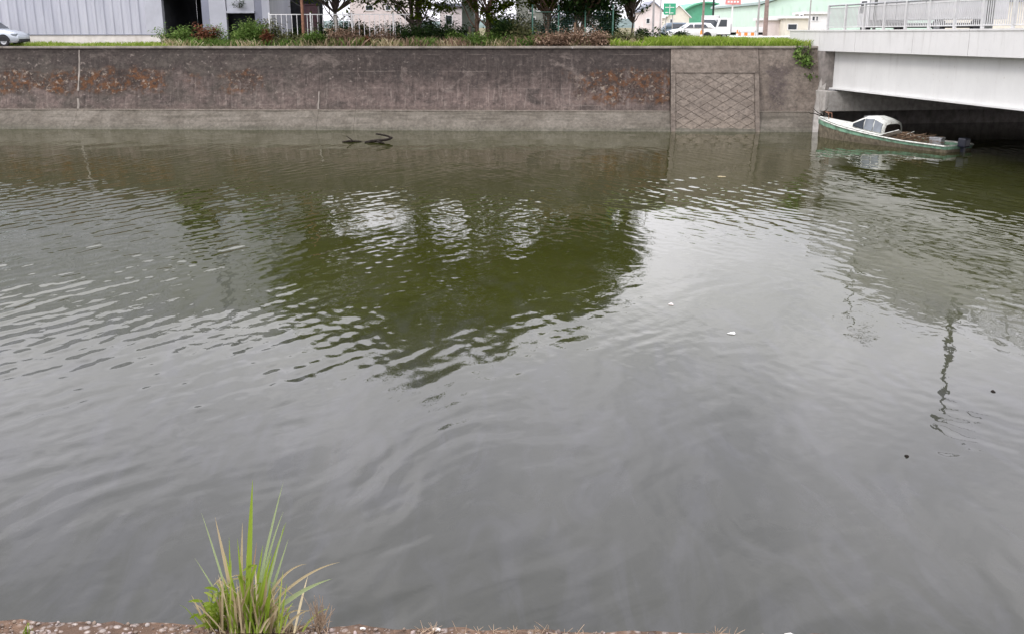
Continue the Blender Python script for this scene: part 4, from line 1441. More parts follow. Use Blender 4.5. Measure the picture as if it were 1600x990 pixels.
# ------------------------------------------------------------------ buildings beyond the bank
def building(name, label, px0, px1, Y, top, depth, wall, windows=(), roof='siding_shade', roof_over=0.25, gable=None):
    """A block with a front at distance Y; windows as (px0, py0, px1, py1)."""
    b = thing(name, label, 'building', (0, 0, 0))
    x0, x1 = wx(px0, Y), wx(px1, Y)
    m = MB()
    if gable:
        xm = (x0 + x1) / 2
        m.prism([(x0, GZ - 0.3), (x1, GZ - 0.3), (x1, top), (xm, top + gable), (x0, top)], Y, Y + depth)
        m.build('wall', M[wall], b)
        for s, xa in ((-1, x0), (1, x1)):
            rm = MB()
            xe_ = xa + s * roof_over
            ze = top - gable * roof_over / abs(xm - xa)
            rm.prism([(xe_, ze + 0.02), (xm, top + gable + 0.02), (xm, top + gable + 0.16), (xe_, ze + 0.16)], Y - roof_over, Y + depth + roof_over)
            rm.build('roof', M[roof], b)
    else:
        m.box(x0, Y, GZ - 0.3, x1, Y + depth, top)
        m.build('wall', M[wall], b)
        rm = MB(); rm.box(x0 - roof_over, Y - roof_over, top + 0.003, x1 + roof_over, Y + depth + roof_over, top + 0.22)
        rm.build('roof', M[roof], b)
    for (a, t, c, d) in windows:
        pa, pb = at(a, d, Y), at(c, t, Y)
        f = MB()
        fw = 0.07
        for q in ((pa.x - fw, pa.z - fw, pb.x + fw, pa.z), (pa.x - fw, pb.z, pb.x + fw, pb.z + fw), (pa.x - fw, pa.z, pa.x, pb.z), (pb.x, pa.z, pb.x + fw, pb.z)):
            f.box(q[0], Y - 0.06, q[1], q[2], Y - 0.002, q[3])
        fo = f.build('window', M['white_paint'], b)
        g_ = MB(); g_.box(pa.x, Y - 0.03, pa.z, pb.x, Y - 0.004, pb.z)
        g_.build('pane', M['glass'], fo)
    return b


building('house', 'cream house with a row of three small windows behind the pickets', 424, 472, 82, 8.6, 7, 'cream_wall', [(441, 10.5, 447, 15.5), (450.5, 10.5, 456.5, 15.5), (460, 10.5, 466, 15.5)])
building('house', 'pinkish white house with small windows behind the picket fence', 548, 636, 88, 9.0, 8, 'shed_pink', [(572, 9.5, 582, 16), (603, 10, 610, 16), (617, 9.5, 626, 16)])
building('shed', 'low white shed glimpsed between trunk and aqua wall', 688, 722, 80, 6.9, 5, 'shed_pink', [(697, 25, 706, 38)])
building('block_house', 'grey green concrete block behind the slim reddish trunk', 807, 858, 72, 7.6, 6, 'grey_block', [(827, 15, 833, 20), (840, 8, 850, 17), (833, 28, 836, 33)], roof='concrete')
aw = MB(); aw.box(wx(722, 66), 66, GZ - 0.1, wx(742, 66), 66.5, 7.6, 0.02)
tag(aw.build('panel_wall', M['aqua_panel']), 'narrow pale aqua panel wall behind the forked trunk', 'wall')
building('garage', 'long white garage behind the dark trees', 860, 962, 84, 6.1, 6, 'white_paint', [(880, 28, 900, 40)])

# right hand side, beyond the grass
building('house', 'small white house beyond the far left end of the grass verge', 1004, 1034, 120, 7.2, 8, 'shed_pink', [(1010, 30, 1015, 37)], gable=0.9)
building('shed', 'white gabled shed before the green arched hall', 1042, 1076, 135, 6.7, 8, 'cream_wall', [(1047, 31, 1051, 37)], roof='white_paint', gable=1.3)
hall = thing('arched_hall', 'green sheet metal hall with a curved roof', 'building', (0, 0, 0))
HY = 175
hx0, hx1 = wx(1060, HY), wx(1146, HY)
zs, ztop = at(1100, 24, HY).z, at(1100, 6, HY).z
poly = [(hx0, GZ - 0.3), (hx1, GZ - 0.3)]
for k in range(17):
    a = k / 16
    poly.append((hx1 + (hx0 - hx1) * a, zs + (ztop - zs) * math.sin(math.pi * a) ** 0.8))
m = MB(); m.prism(poly, HY, HY + 25); m.build('gable_wall', M['green_hall'], hall)
m = MB()
for k in range(16):
    a0, a1 = k / 16, (k + 1) / 16
    pa = (hx1 + (hx0 - hx1) * a0, zs + (ztop - zs) * math.sin(math.pi * a0) ** 0.8)
    pb = (hx1 + (hx0 - hx1) * a1, zs + (ztop - zs) * math.sin(math.pi * a1) ** 0.8)
    m.prism([(pa[0], pa[1] + 0.02), (pb[0], pb[1] + 0.02), (pb[0], pb[1] + 0.28), (pa[0], pa[1] + 0.28)], HY - 0.6, HY + 25)
m.build('roof', M['green_hall'], hall)
m = MB(); m.box(wx(1082, HY), HY - 0.06, GZ, wx(1097, HY), HY - 0.002, at(1090, 30, HY).z)
m.build('door', M['green_hall'], hall)

mint = thing('factory', 'long mint green factory beyond the bridge end', 'building', (0, 0, 0))
QY = 125
m = MB()
ax, bx_ = wx(1188, QY), wx(1700, QY)
za, zb = at(1195, 8.5, QY).z, at(1195, 8.5, QY).z + 2.0
m.prism([(ax, GZ - 0.3), (bx_, GZ - 0.3), (bx_, za), (wx(1262, QY), zb - 0.3), (ax, za)], QY, QY + 30)
m.build('wall', M['mint'], mint)
m = MB()
m.prism([(ax - 0.4, za + 0.02), (wx(1262, QY), zb - 0.27), (wx(1262, QY), zb), (ax - 0.4, za + 0.32)], QY - 0.4, QY + 30)
m.prism([(wx(1262, QY) + 0.003, zb - 0.27), (bx_ + 0.4, za + 0.02), (bx_ + 0.4, za + 0.32), (wx(1262, QY) + 0.003, zb)], QY - 0.4, QY + 30)
m.build('roof', M['mint_roof'], mint)
m = MB()
for k in range(40):
    xx = ax + 0.4 + k * 1.0
    m.box(xx, QY - 0.05, GZ, xx + 0.08, QY - 0.002, za - 0.1)
m.build('ribs', M['mint'], mint)

building('shed', 'cream shed with a wide grey window before the mint factory', 1226, 1262, 98, 6.15, 5, 'cream_wall', [(1231, 39, 1245, 47), (1250, 24, 1254, 28)], roof='white_paint')
building('shed', 'white shed with two dark windows beside the bridge end', 1262, 1292, 104, 6.6, 5, 'white_paint', [(1269, 27, 1273, 33), (1275, 27, 1278, 33)], roof='white_paint')
building('shed', 'low pinkish shed behind the brown utility pole', 1199, 1224, 100, 6.0, 5, 'shed_pink', [], roof='white_paint')

# signs
sg = thing('road_sign', 'green sign board on a pale twin post', 'sign', (wx(1045, 96), 96, GZ - 0.1))
m = MB(); m.box(-0.55, -0.05, at(1045, 22, 96).z - GZ, 0.55, 0.05, at(1045, 4, 96).z - GZ, 0.02); m.build('board', M['sign_green'], sg)
zb_ = at(1045, 13.5, 96).z - GZ
for (a, b, c, d) in ((-0.42, 0.14, 0.40, 0.20), (-0.40, -0.30, -0.12, -0.24), (0.06, -0.34, 0.34, -0.28), (-0.03, -0.40, 0.03, 0.40)):
    m = MB(); m.box(a, -0.056, zb_ + b, c, -0.0505 if d - b < 0.5 else -0.0515, zb_ + d); m.build('marking', M['white_paint'], sg)
for s in (-0.3, 0.3):
    m = MB(); m.tube([(s, 0.08, 0), (s, 0.08, at(1045, 5, 96).z - GZ)], 0.04, 0.04, 8); m.build('post', M['pole_grey'], sg)
sp = thing('shop_sign', 'faded red sign board high on a white post', 'sign', (wx(1143, 118), 118, GZ - 0.1))
m = MB(); m.box(-0.85, -0.08, at(1143, 6.5, 118).z - GZ, 0.85, 0.08, at(1143, -8, 118).z - GZ, 0.02); m.build('board', M['sign_pink'], sp)
for k in range(4):
    m = MB(); m.box(-0.62 + 0.34 * k, -0.09, at(1143, 3.6, 118).z - GZ, -0.40 + 0.34 * k, -0.083, at(1143, 0.8, 118).z - GZ); m.build('marking', M['white_paint'], sp)
m = MB(); m.tube([(0, 0.15, 0), (0, 0.15, at(1143, -5, 118).z - GZ)], 0.09, 0.09, 10); m.build('post', M['white_paint'], sp)


# utility poles
def pole(px, Y, top, r, mt, label, arms=True, xoff=0.0):
    t = thing('utility_pole', label, 'pole', (wx(px, Y), Y, GZ - 0.1), group='utility poles beyond the bank')
    m = MB(); m.tube([(0, 0, -0.2), (0, 0, top * 0.5), (xoff, 0, top)], r, r * 0.65, 12); m.build('shaft', M[mt], t)
    if arms:
        for k, zz in enumerate((top - 0.4, top - 1.2)):
            m = MB(); m.box(-0.9, -0.05, zz - 0.05, 0.9, 0.05, zz + 0.05); m.build('crossarm', M['steel'], t)
            m = MB()
            for q in (-0.8, -0.4, 0.4, 0.8):
                m.tube([(q, 0, zz + 0.05), (q, 0, zz + 0.22)], 0.05, 0.03, 8)
            m.build('insulators', M['white_paint'], t)
    return t


pole(1020, 76, 5.0, 0.09, 'pole_grey', 'thin grey pole at the edge of the grass verge', False)
pole(1031, 92, 5.5, 0.07, 'pole_grey', 'slender pale pole left of the green sign', False)
pole(1097.5, 82, 5.2, 0.10, 'pole_brown', 'thin brown pole before the green arched hall', True)
pole(1183.5, 90, 5.4, 0.10, 'pole_grey', 'slim grey pole just left of the thick brown one', True)
pole(1195.5, 84, 5.6, 0.20, 'pole_brown', 'thick brown utility pole before the mint factory', True)
pole(1263.5, 86, 5.0, 0.07, 'pole_grey', 'thin pole between the two sheds at the bridge end', False)
bp = thing('chimney_flue', 'black flue pipe standing against the green hall roof', 'pipe', (wx(1113, 140), 140, GZ))
m = MB(); m.tube([(0, 0, -0.2), (0, 0, 9.5)], 0.13, 0.13, 10); m.build('pipe', M['black'], bp)
m = MB(); m.box(-0.3, -0.3, 0, 0.3, 0.3, 0.5, 0.02); m.build('base', M['concrete'], bp)


def lamp_post(label, px, Y, z0, h, arm):
    t = thing('street_lamp', label, 'street lamp', (wx(px, Y, 6), Y, z0), group='lamp posts on the bridge')
    m = MB(); m.tube([(0, 0, 0), (0, 0, h * 0.6), (0, 0, h)], 0.085, 0.055, 12); m.build('post', M['pole_grey'], t)
    m = MB(); m.tube([(0, 0, h - 0.02), (arm * 0.35, 0, h + 0.35), (arm, 0, h + 0.5)], 0.04, 0.035, 8); m.build('arm', M['pole_grey'], t)
    m = MB(); m.box(arm - 0.25, -0.12, h + 0.42, arm + 0.45, 0.12, h + 0.55, 0.03); m.build('lamp_head', M['steel'], t)
    m = MB(); m.box(-0.16, -0.16, 0, 0.16, 0.16, 0.25, 0.02); m.build('base', M['concrete'], t)


bdir = Vector((-math.sin(BY), math.cos(BY)))
bnor = Vector((math.cos(BY), math.sin(BY)))
def on_bridge(x, y):
    p = Vector((b_org.x, b_org.y)) + bnor * x + bdir * y
    return p
# a lamp post and a tall pole standing on the bridge edge
for (yb_, h, lb, arm) in ((-14.4, 6.7, 'tall grey lamp post rising from the near part of the bridge railing', 1.3), (-4.9, 5.0, 'grey lamp post near the far end of the bridge railing', 1.2)):
    p = on_bridge(0.52, yb_)
    t = thing('street_lamp', lb, 'street lamp', (p.x, p.y, 4.93 + camber(yb_)), BY, 'lamp posts on the bridge')
    q_ = 1.0 if yb_ < -10 else 0.5
    m = MB(); m.tube([(0, 0, 0), (0, 0, h * 0.6), (0, 0, h)], 0.16 * q_, 0.11 * q_, 12); m.build('post', M['pole_dark'], t)
    m = MB(); m.tube([(0, 0, h - 0.02), (arm * 0.35, 0, h + 0.35), (arm, 0, h + 0.5)], 0.085, 0.07, 8); m.build('arm', M['pole_grey'], t)
    m = MB(); m.box(arm - 0.25, -0.14, h + 0.42, arm + 0.5, 0.14, h + 0.56, 0.03); m.build('lamp_head', M['steel'], t)
    m = MB(); m.box(-0.15, -0.15, 0, 0.15, 0.15, 0.3, 0.02); m.build('base', M['concrete'], t)

# guard rail beyond the grass
gr = thing('guard_rail', 'white guard rail along the road beyond the grass verge', 'guard rail', (0, 0, 0))
gy_ = 71.0
for k in range(9):
    x = wx(1140, gy_) + k * 0.95
    m = MB(); m.tube([(x, gy_ + 0.12, GZ - 0.3), (x, gy_ + 0.12, GZ + 0.42)], 0.05, 0.05, 8); m.build('post', M['white_paint'], gr)
for k in range(4):
    xa = wx(1140, gy_) + k * 1.9
    m = MB()
    pr = [(gy_ + 0.05, GZ + 0.10), (gy_ - 0.02, GZ + 0.15), (gy_ + 0.03, GZ + 0.25), (gy_ - 0.02, GZ + 0.35), (gy_ + 0.05, GZ + 0.42), (gy_ + 0.06, GZ + 0.42), (gy_ + 0.06, GZ + 0.10)]
    m.prism_x(pr, xa, xa + 1.89); m.build('beam', M['white_paint'], gr)

# vehicles and road works beyond the grass
make_truck('light_truck', 'white light truck with an open bed on the road by the orange barrier', (wx(1153, 96), 96, GZ - 0.07), 0, box=False, length=4.3)
make_truck('box_truck', 'small white box truck just left of the open bed truck', (wx(1109, 99), 99, GZ - 0.07), R(78), box=True, length=3.6, box_h=1.35, cab_w=0.7)
make_car('parked_car', 'blue grey car parked before the green hall', (wx(1066, 104), 104, GZ - 0.07), R(4), M['grey_vehicle'])
make_car('parked_car', 'white car passing behind the orange bollard', (wx(1079, 90), 90, GZ - 0.07), R(182), M['white_vehicle'], height=1.42)


def cone(px, Y, label, h=0.8):
    t = thing('traffic_cone', label, 'traffic cone', (wx(px, Y), Y, GZ - 0.06), group='orange traffic cones on the far road')
    m = MB(); m.box(-0.2, -0.2, 0, 0.2, 0.2, 0.05, 0.01); m.build('base', M['orange'], t)
    m = MB(); m.tube([(0, 0, 0.052), (0, 0, h)], 0.15, 0.04, 14); m.build('body', M['orange'], t)
    m = MB(); m.tube([(0, 0, h * 0.5), (0, 0, h * 0.68)], 0.105, 0.088, 14, cap=False); m.build('stripe', M['white_paint'], t)


cone(1095.5, 72, 'orange traffic cone before the white car', 0.85)
cone(1152, 80, 'orange traffic cone beside the orange and white barrier', 0.85)
br = thing('barrier', 'orange and white striped road barrier before the open bed truck', 'barrier', (wx(1168, 80), 80, GZ - 0.06))
for k in range(6):
    m = MB(); m.box(-0.75 + 0.25 * k, -0.03, 0.42, -0.502 + 0.25 * k, 0.03, 0.66); m.build('stripe_board', M['orange'] if k % 2 == 0 else M['white_paint'], br)
for s in (-0.6, 0.6):
    m = MB()
    m.tube([(s, -0.2, 0), (s, 0.035, 0.8)], 0.02, 0.02, 6); m.tube([(s, 0.3, 0), (s, 0.075, 0.8)], 0.02, 0.02, 6)
    m.build('leg', M['steel'], br)

# box truck crossing the bridge behind the railing
yc_ = -6.2
p = on_bridge(2.4, yc_)
make_truck('box_truck', 'large white box truck crossing the bridge behind the railing', (p.x, p.y, 4.93 + camber(yc_)), BY + math.pi / 2 + math.pi, box=True, length=9.6, box_h=2.4, cab_w=1.05)
p = on_bridge(3.0, -20.5)
make_car('car', 'dark car on the bridge behind the nearest balusters', (p.x, p.y, 4.93 + camber(-20.5)), BY - math.pi / 2, M['grey_vehicle'])

# beige house far behind the bridge
building('house', 'beige house seen through the bridge railing', 1520, 1700, 90, 7.4, 8, 'cream_wall', [(1535, 8, 1545, 18)])


# ------------------------------------------------------------------ derelict boat
A_, B_ = at_z(1281, 214, 0.0), at_z(1497, 238, 0.0)
mid = (A_ + B_) / 2
blen = (B_ - A_).length
bang = math.atan2(A_.y - B_.y, A_.x - B_.x)          # local +x points to the bow, up by the wall
boat = thing('boat', 'derelict white and green motor boat lying half under the bridge', 'boat', (mid.x, mid.y, 0), bang)
boat.rotation_euler = (R(1.0), R(-1.2), bang)
Lb = blen / 2
def hull_loop(t, lo, hi):
    """half widths at height fraction lo..hi for station t (0 stern, 1 bow)."""
    bw = 0.98 * (1 - max(0, (t - 0.55) / 0.45) ** 2.3) + 0.03
    return bw
def sheer(t):
    return 0.40 + 0.50 * max(0, t - 0.25) ** 1.4 / 0.67
def hull_band(f0, f1, off=0.0):
    m = MB()
    n = 28
    rings = []
    for i in range(n + 1):
        t = i / n
        x = -Lb + 2 * Lb * t + 0.16 * t * f1
        bw = hull_loop(t, 0, 0) + off
        z_s = sheer(t)
        row_ = []
        for f in (f0, (f0 + f1) / 2, f1):
            z = -0.35 + (z_s + 0.35) * f
            w = bw * (0.70 + 0.30 * f ** 0.6)
            row_.append((x + 0.25 * (f - 0.5) * max(0, t - 0.7), w, z))
        rings.append(row_)
    vs = []
    for row_ in rings:
        vs += [(x, -w, z) for x, w, z in row_] + [(x, w, z) for x, w, z in row_]
    fs = []
    for i in range(n):
        a, b = i * 6, (i + 1) * 6
        for k in (0, 1):
            fs.append((a + k, b + k, b + k + 1, a + k + 1))
            fs.append((a + 3 + k, a + 4 + k, b + 4 + k, b + 3 + k))
    for i in (0, n):
        a = i * 6
        fs += [(a, a + 1, a + 4, a + 3), (a + 1, a + 2, a + 5, a + 4)]
    m.add(vs, fs, True)
    return m
hull_band(0.0, 0.74).build('lower_hull', M['boat_hull'], boat)
hull_band(0.74, 0.92, 0.012).build('green_strake', M['boat_green'], boat)
hull_band(0.92, 1.0, 0.028).build('gunwale', M['boat_white'], boat)
# rub rail
for s in (-1, 1):
    m = MB()
    pts = []
    for i in range(25):
        t = i / 24
        pts.append((-Lb + 2 * Lb * t + 0.15 * t, s * (hull_loop(t, 0, 0) + 0.04), sheer(t) - 0.04))
    m.tube(pts, 0.03, 0.03, 6); m.build('rub_rail', M['boat_white'], boat)
# foredeck
m = MB()
vs = []
st_ = [0.44 + 0.56 * i / 12 for i in range(13)]
for t in st_:
    w = hull_loop(t, 0, 0) - 0.01
    x = -Lb + 2 * Lb * t + 0.12 * t
    vs += [(x, -w, sheer(t) + 0.01), (x, 0, sheer(t) + 0.07), (x, w, sheer(t) + 0.01)]
m.add(vs, [(i * 3 + k, (i + 1) * 3 + k, (i + 1) * 3 + k + 1, i * 3 + k + 1) for i in range(12) for k in (0, 1)], True)
m.build('foredeck', M['boat_white'], boat)
m = MB()
vs = []
for i in range(9):
    t = 0.01 + 0.43 * i / 8
    w = hull_loop(t, 0, 0) - 0.05
    x = -Lb + 2 * Lb * t
    vs += [(x, -w, sheer(t) - 0.24), (x, w, sheer(t) - 0.24)]
m.add(vs, [(i * 2, i * 2 + 2, i * 2 + 3, i * 2 + 1) for i in range(8)])
m.build('cockpit_floor', M['wood_old'], boat)
# cabin: rounded house with side windows
def cab_sec(t, h, w):
    x = -Lb + 2 * Lb * t
    z0 = sheer(t) - 0.02
    return (x, [(-w, z0), (-w * 0.97, z0 + h * 0.55), (-w * 0.82, z0 + h * 0.9), (-w * 0.45, z0 + h), (w * 0.45, z0 + h), (w * 0.82, z0 + h * 0.9), (w * 0.97, z0 + h * 0.55), (w, z0)])
secs = [cab_sec(0.455, 0.60, 0.70), cab_sec(0.50, 0.72, 0.70), cab_sec(0.555, 0.76, 0.69), cab_sec(0.61, 0.68, 0.67), cab_sec(0.67, 0.42, 0.62), cab_sec(0.745, 0.08, 0.55)]
loft_body(secs).build('cabin', M['boat_white'], boat)
def side_pt(t, h):
    ts = [0.455, 0.50, 0.555, 0.61, 0.67, 0.745]; ws = [0.70, 0.70, 0.69, 0.67, 0.62, 0.55]; hs = [0.60, 0.72, 0.76, 0.68, 0.42, 0.08]
    w = float(np.interp(t, ts, ws)); H_ = float(np.interp(t, ts, hs))
    f = h / H_
    w *= 1 - 0.03 * min(1, f / 0.55) - (0.15 * (f - 0.55) / 0.35 if f > 0.55 else 0)
    return (-Lb + 2 * Lb * t, w, sheer(t) + h)
for s in (-1, 1):
    for (ta, tb, h0, ha, hb, mm) in ((0.468, 0.525, 0.07, 0.48, 0.60, 'glass_pale'), (0.533, 0.595, 0.07, 0.62, 0.56, 'glass_pale'), (0.603, 0.685, 0.06, 0.54, 0.20, 'glass')):
        m = MB()
        pts = [side_pt(ta, h0), side_pt(tb, h0), side_pt(tb, hb), side_pt(ta, ha)]
        o_, i_ = [(q[0], s * (q[1] + 0.055), q[2]) for q in pts], [(q[0], s * (q[1] - 0.02), q[2]) for q in pts]
        m.add(o_ + i_, [(0, 1, 2, 3), (0, 4, 5, 1), (1, 5, 6, 2), (2, 6, 7, 3), (3, 7, 4, 0)])
        m.build('cabin_window', M[mm], boat)
# cabin back is closed; a dark panel paints in a shaded opening
m = MB()
x_, lp_ = cab_sec(0.455, 0.60, 0.70)
cz_ = sum(z for y, z in lp_) / len(lp_)
m.add([(x_ - 0.012, y * 0.84, sheer(0.455) - 0.02 + (z - sheer(0.455) + 0.02) * 0.84) for y, z in lp_], [tuple(range(len(lp_)))])
m.build('cabin_shade_panel', M['wood_wet'], boat)
for t in (0.62,):
    m = MB(); m.tube([(-Lb + 2 * Lb * t, -0.5, sheer(t) + (0.40 if t < 0.5 else 0.63)), (-Lb + 2 * Lb * t, 0.5, sheer(t) + (0.40 if t < 0.5 else 0.63))], 0.03, 0.03, 6)
    m.build('grab_rail', M['steel'], boat)
m = MB(); m.tube([(Lb - 0.55, -0.12, sheer(0.95)), (Lb - 0.5, -0.12, sheer(0.95) + 0.28), (Lb - 0.05, 0, sheer(1) + 0.30), (Lb - 0.5, 0.12, sheer(0.95) + 0.28), (Lb - 0.55, 0.12, sheer(0.95))], 0.025, 0.025, 6)
m.build('bow_rail', M['rust'], boat)
def boat_world(x, y, z):
    bpy.context.view_layer.update()
    return boat.matrix_world @ Vector((x, y, z))
# outboard engine
m = MB()
m.box(-Lb - 0.42, -0.2, 0.30, -Lb - 0.02, 0.2, 0.72, 0.07)
en = m.build('outboard_engine', M['engine'], boat)
m = MB(); m.box(-Lb - 0.3, -0.07, -0.6, -Lb - 0.12, 0.07, 0.32, 0.02); m.build('engine_leg', M['engine'], en)
# loose things lying in the cockpit
for k, (x, y, rz, ln, lb) in enumerate(((-1.3, 0.25, 0.25, 1.5, 'long brown board lying in the boat behind the cabin'), (-2.2, -0.2, -0.15, 1.7, 'split brown plank lying across the boat stern'), (-1.9, 0.45, 0.05, 1.2, 'short brown board leaning on the far gunwale of the boat'))):
    m = MB(); m.box(-ln / 2, -0.10, 0, ln / 2, 0.10, 0.035, 0.004)
    p = boat_world(x, y, 0.34 + 0.10 * k)
    o = m.build('board', M['wood_old']); o.location = p; o.rotation_euler = (0, R(6 + 5 * k), bang + rz)
    tag(o, lb, 'board')
m = MB()
rng = random.Random(5)
pts = []
for k in range(46):
    a = k * 0.7
    rr = 0.20 + 0.05 * math.sin(k * 1.7)
    pts.append((rr * math.cos(a) * 1.3, rr * math.sin(a), 0.02 + 0.004 * k))
m.tube(pts, 0.025, 0.025, 6)
o = m.build('rope', M['wood_old']); o.location = boat_world(-0.85, -0.2, 0.42)
tag(o, 'heap of brown rope in the boat just behind the cabin', 'rope')
m = MB(); m.box(-0.28, -0.2, 0, 0.28, 0.2, 0.3, 0.03)
m.box(-0.3, -0.22, 0.303, 0.3, 0.22, 0.36, 0.015)
o = m.build('crate', M['steel']); o.location = boat_world(-2.9, 0.1, 0.26); o.rotation_euler = (0, 0, bang + 0.2)
tag(o, 'grey fish crate near the stern of the boat', 'crate')
# broken cabin boards and a drift of dead reeds in the cockpit
for (px_, py_, pz_, ln, rx_, rz_, lb) in ((-0.72, 0.55, 0.55, 0.9, 0.5, 0.3, 'broken white board fallen from the boat cabin'), (-0.95, -0.35, 0.52, 0.7, -0.3, -0.4, 'small broken white board leaning against the back of the boat cabin')):
    m = MB(); m.box(-ln / 2, -0.17, 0, ln / 2, 0.17, 0.03, 0.004)
    o = m.build('cabin_board', M['boat_white']); o.location = boat_world(px_, py_, pz_); o.rotation_euler = (rx_, R(18), bang + rz_)
    tag(o, lb, 'board')
rg = random.Random(88)
m = MB()
for k in range(170):
    c0 = boat_world(rg.uniform(-3.0, -0.7), rg.uniform(-0.6, 0.75), rg.uniform(0.3, 0.58))
    d0 = Vector((rg.gauss(0, 1), rg.gauss(0, 1), rg.gauss(0.1, 0.22))).normalized() * rg.uniform(0.15, 0.55)
    m.tube([c0 - d0, c0 + Vector((0, 0, 0.03)), c0 + d0], 0.012, 0.006, 4, cap=False)
tag(m.build('reed_debris', M['wood_old']), 'brown dead reeds drifted into the open stern of the boat', 'debris', kind='stuff')
# dead branches caught on the bow
m = MB()
b0 = boat_world(Lb - 0.3, 0.3, sheer(0.98) + 0.1)
for k in range(5):
    e = b0 + Vector((rng.uniform(-0.7, 0.9), rng.uniform(-0.4, 0.5), rng.uniform(0.05, 0.5)))
    m.tube(wiggle(b0, e, 4, 0.07, rng), 0.035, 0.01, 5)
tag(m.build('dead_branch', M['wood_wet']), 'dark dead branch caught on the bow of the boat', 'branch')

# branch sticking out of the water below the wall
m = MB()
rng = random.Random(9)
P0 = at_z(612, 218, 0.0)
def W_(px, py, z=0.0):
    return at_z(px, py, z)
DY_ = at_z(575, 222.5, 0.0).y
def D_(px, py, dy=0.0):
    return at(px, py, DY_ + dy)
m.tube([D_(535, 222.5), D_(546, 220.8), D_(560, 221.2, 0.2), D_(572, 223.5, 0.3)], 0.06, 0.045, 7)
m.tube([D_(570, 223.5, -0.2), D_(582, 220.6, -0.1), D_(598, 219.2), D_(608, 217.8), D_(612, 215.8, 0.1), D_(606, 212.8, 0.2), D_(594, 210.2, 0.3), D_(587, 209.4, 0.3)], 0.08, 0.035, 7)
m.tube([D_(552, 221.2), D_(546, 216, 0.1), D_(541, 213, 0.2)], 0.035, 0.015, 5)
m.tube([D_(588, 220), D_(593, 222, -0.4), D_(600, 224, -0.9)], 0.06, 0.03, 6)
tag(m.build('driftwood', M['wood_wet']), 'forked dark driftwood branch poking out of the water below the wall', 'driftwood')

# floating litter and leaves
def floater(px, py, w, l, mat, label, cat, rz=0.3):
    p = at_z(px, py, 0.0)
    m = MB()
    n = 9
    vs = [(0, 0, 0.022)]
    for k in range(n):
        a = 2 * math.pi * k / n
        rr = 1 + 0.25 * math.sin(3 * a + px)
        vs.append((w * 0.5 * rr * math.cos(a), l * 0.5 * rr * math.sin(a), 0.012 + 0.006 * math.sin(2 * a)))
    lowv = [(v[0] * 0.9, v[1] * 0.9, -0.01) for v in vs[1:]]
    fs = [(0, 1 + k, 1 + (k + 1) % n) for k in range(n)] + [(1 + k, 10 + k, 10 + (k + 1) % n, 1 + (k + 1) % n) for k in range(n)]
    m.add(vs + lowv, fs)
    o = m.build('floating_' + ('leaf' if cat == 'leaf' else 'scrap'), M[mat]); o.location = p; o.rotation_euler = (0, 0, rz)
    tag(o, label, cat)


floater(1143, 521, 0.15, 0.12, 'white_paint', 'white scrap floating on the smooth water', 'litter')
floater(1048, 476, 0.10, 0.12, 'shed_pink', 'pinkish leaf floating near the smooth bright water', 'leaf')
floater(1127, 277, 0.3, 0.35, 'straw', 'yellowish leaf mat floating beyond the calm patch', 'leaf')
floater(1551, 612, 0.06, 0.08, 'wood_wet', 'dark leaf floating alone under the bridge side', 'leaf')
floater(1416, 713, 0.05, 0.06, 'wood_wet', 'dark bit of bark floating on the nearer water', 'litter')
floater(68, 200, 0.12, 0.2, 'black', 'black scrap stranded at the foot of the wall', 'litter')

# ------------------------------------------------------------------ near bank
LZ = 3.9
e0, e1 = at_z(0, 968, LZ), at_z(1060, 988, LZ)
es = (e1.y - e0.y) / (e1.x - e0.x)
def edge_y(x):
    return e0.y + es * (x - e0.x)
m = MB()
xs = [-60, -20, -8] + [-4 + 8 * i / 260 for i in range(261)] + [8, 20, 60]
rows = [(-1.2, 0), (-0.6, 0), (-0.3, 0), (-0.16, 0), (-0.10, 0), (-0.06, 0), (-0.03, 0), (0.0, 0.0), (0.012, -0.02), (0.02, -0.07), (0.0, -0.4), (0.0, -2.0), (0.0, -5.2)]
vs = []
for x in xs:
    j = 0.014 * mnoise.noise((x * 9, 0, 0)) + 0.008 * mnoise.noise((x * 31, 4, 0))
    for (dy, dz) in rows:
        n_ = 0.010 * mnoise.noise((x * 11, dy * 11, 2)) + 0.006 * mnoise.noise((x * 37, dy * 37, 2))
        vs.append((x, edge_y(max(-8, min(8, x))) + dy + (j if dy > -0.05 else 0), LZ + dz + (n_ if dz > -0.1 else 0)))
k_ = len(rows)
m.add(vs, [(i * k_ + k, (i + 1) * k_ + k, (i + 1) * k_ + k + 1, i * k_ + k + 1) for i in range(len(xs) - 1) for k in range(k_ - 1)], True)
tag(m.build('quay_wall', M['ledge']), 'rough pebbly concrete quay edge in the foreground', 'wall')
m = MB()
m.box(-60, -40, LZ - 1.0, 60, 1.05, LZ - 0.03)
tag(m.build('near_bank_ground', M['soil']), 'bare ground on the near bank', kind='structure')
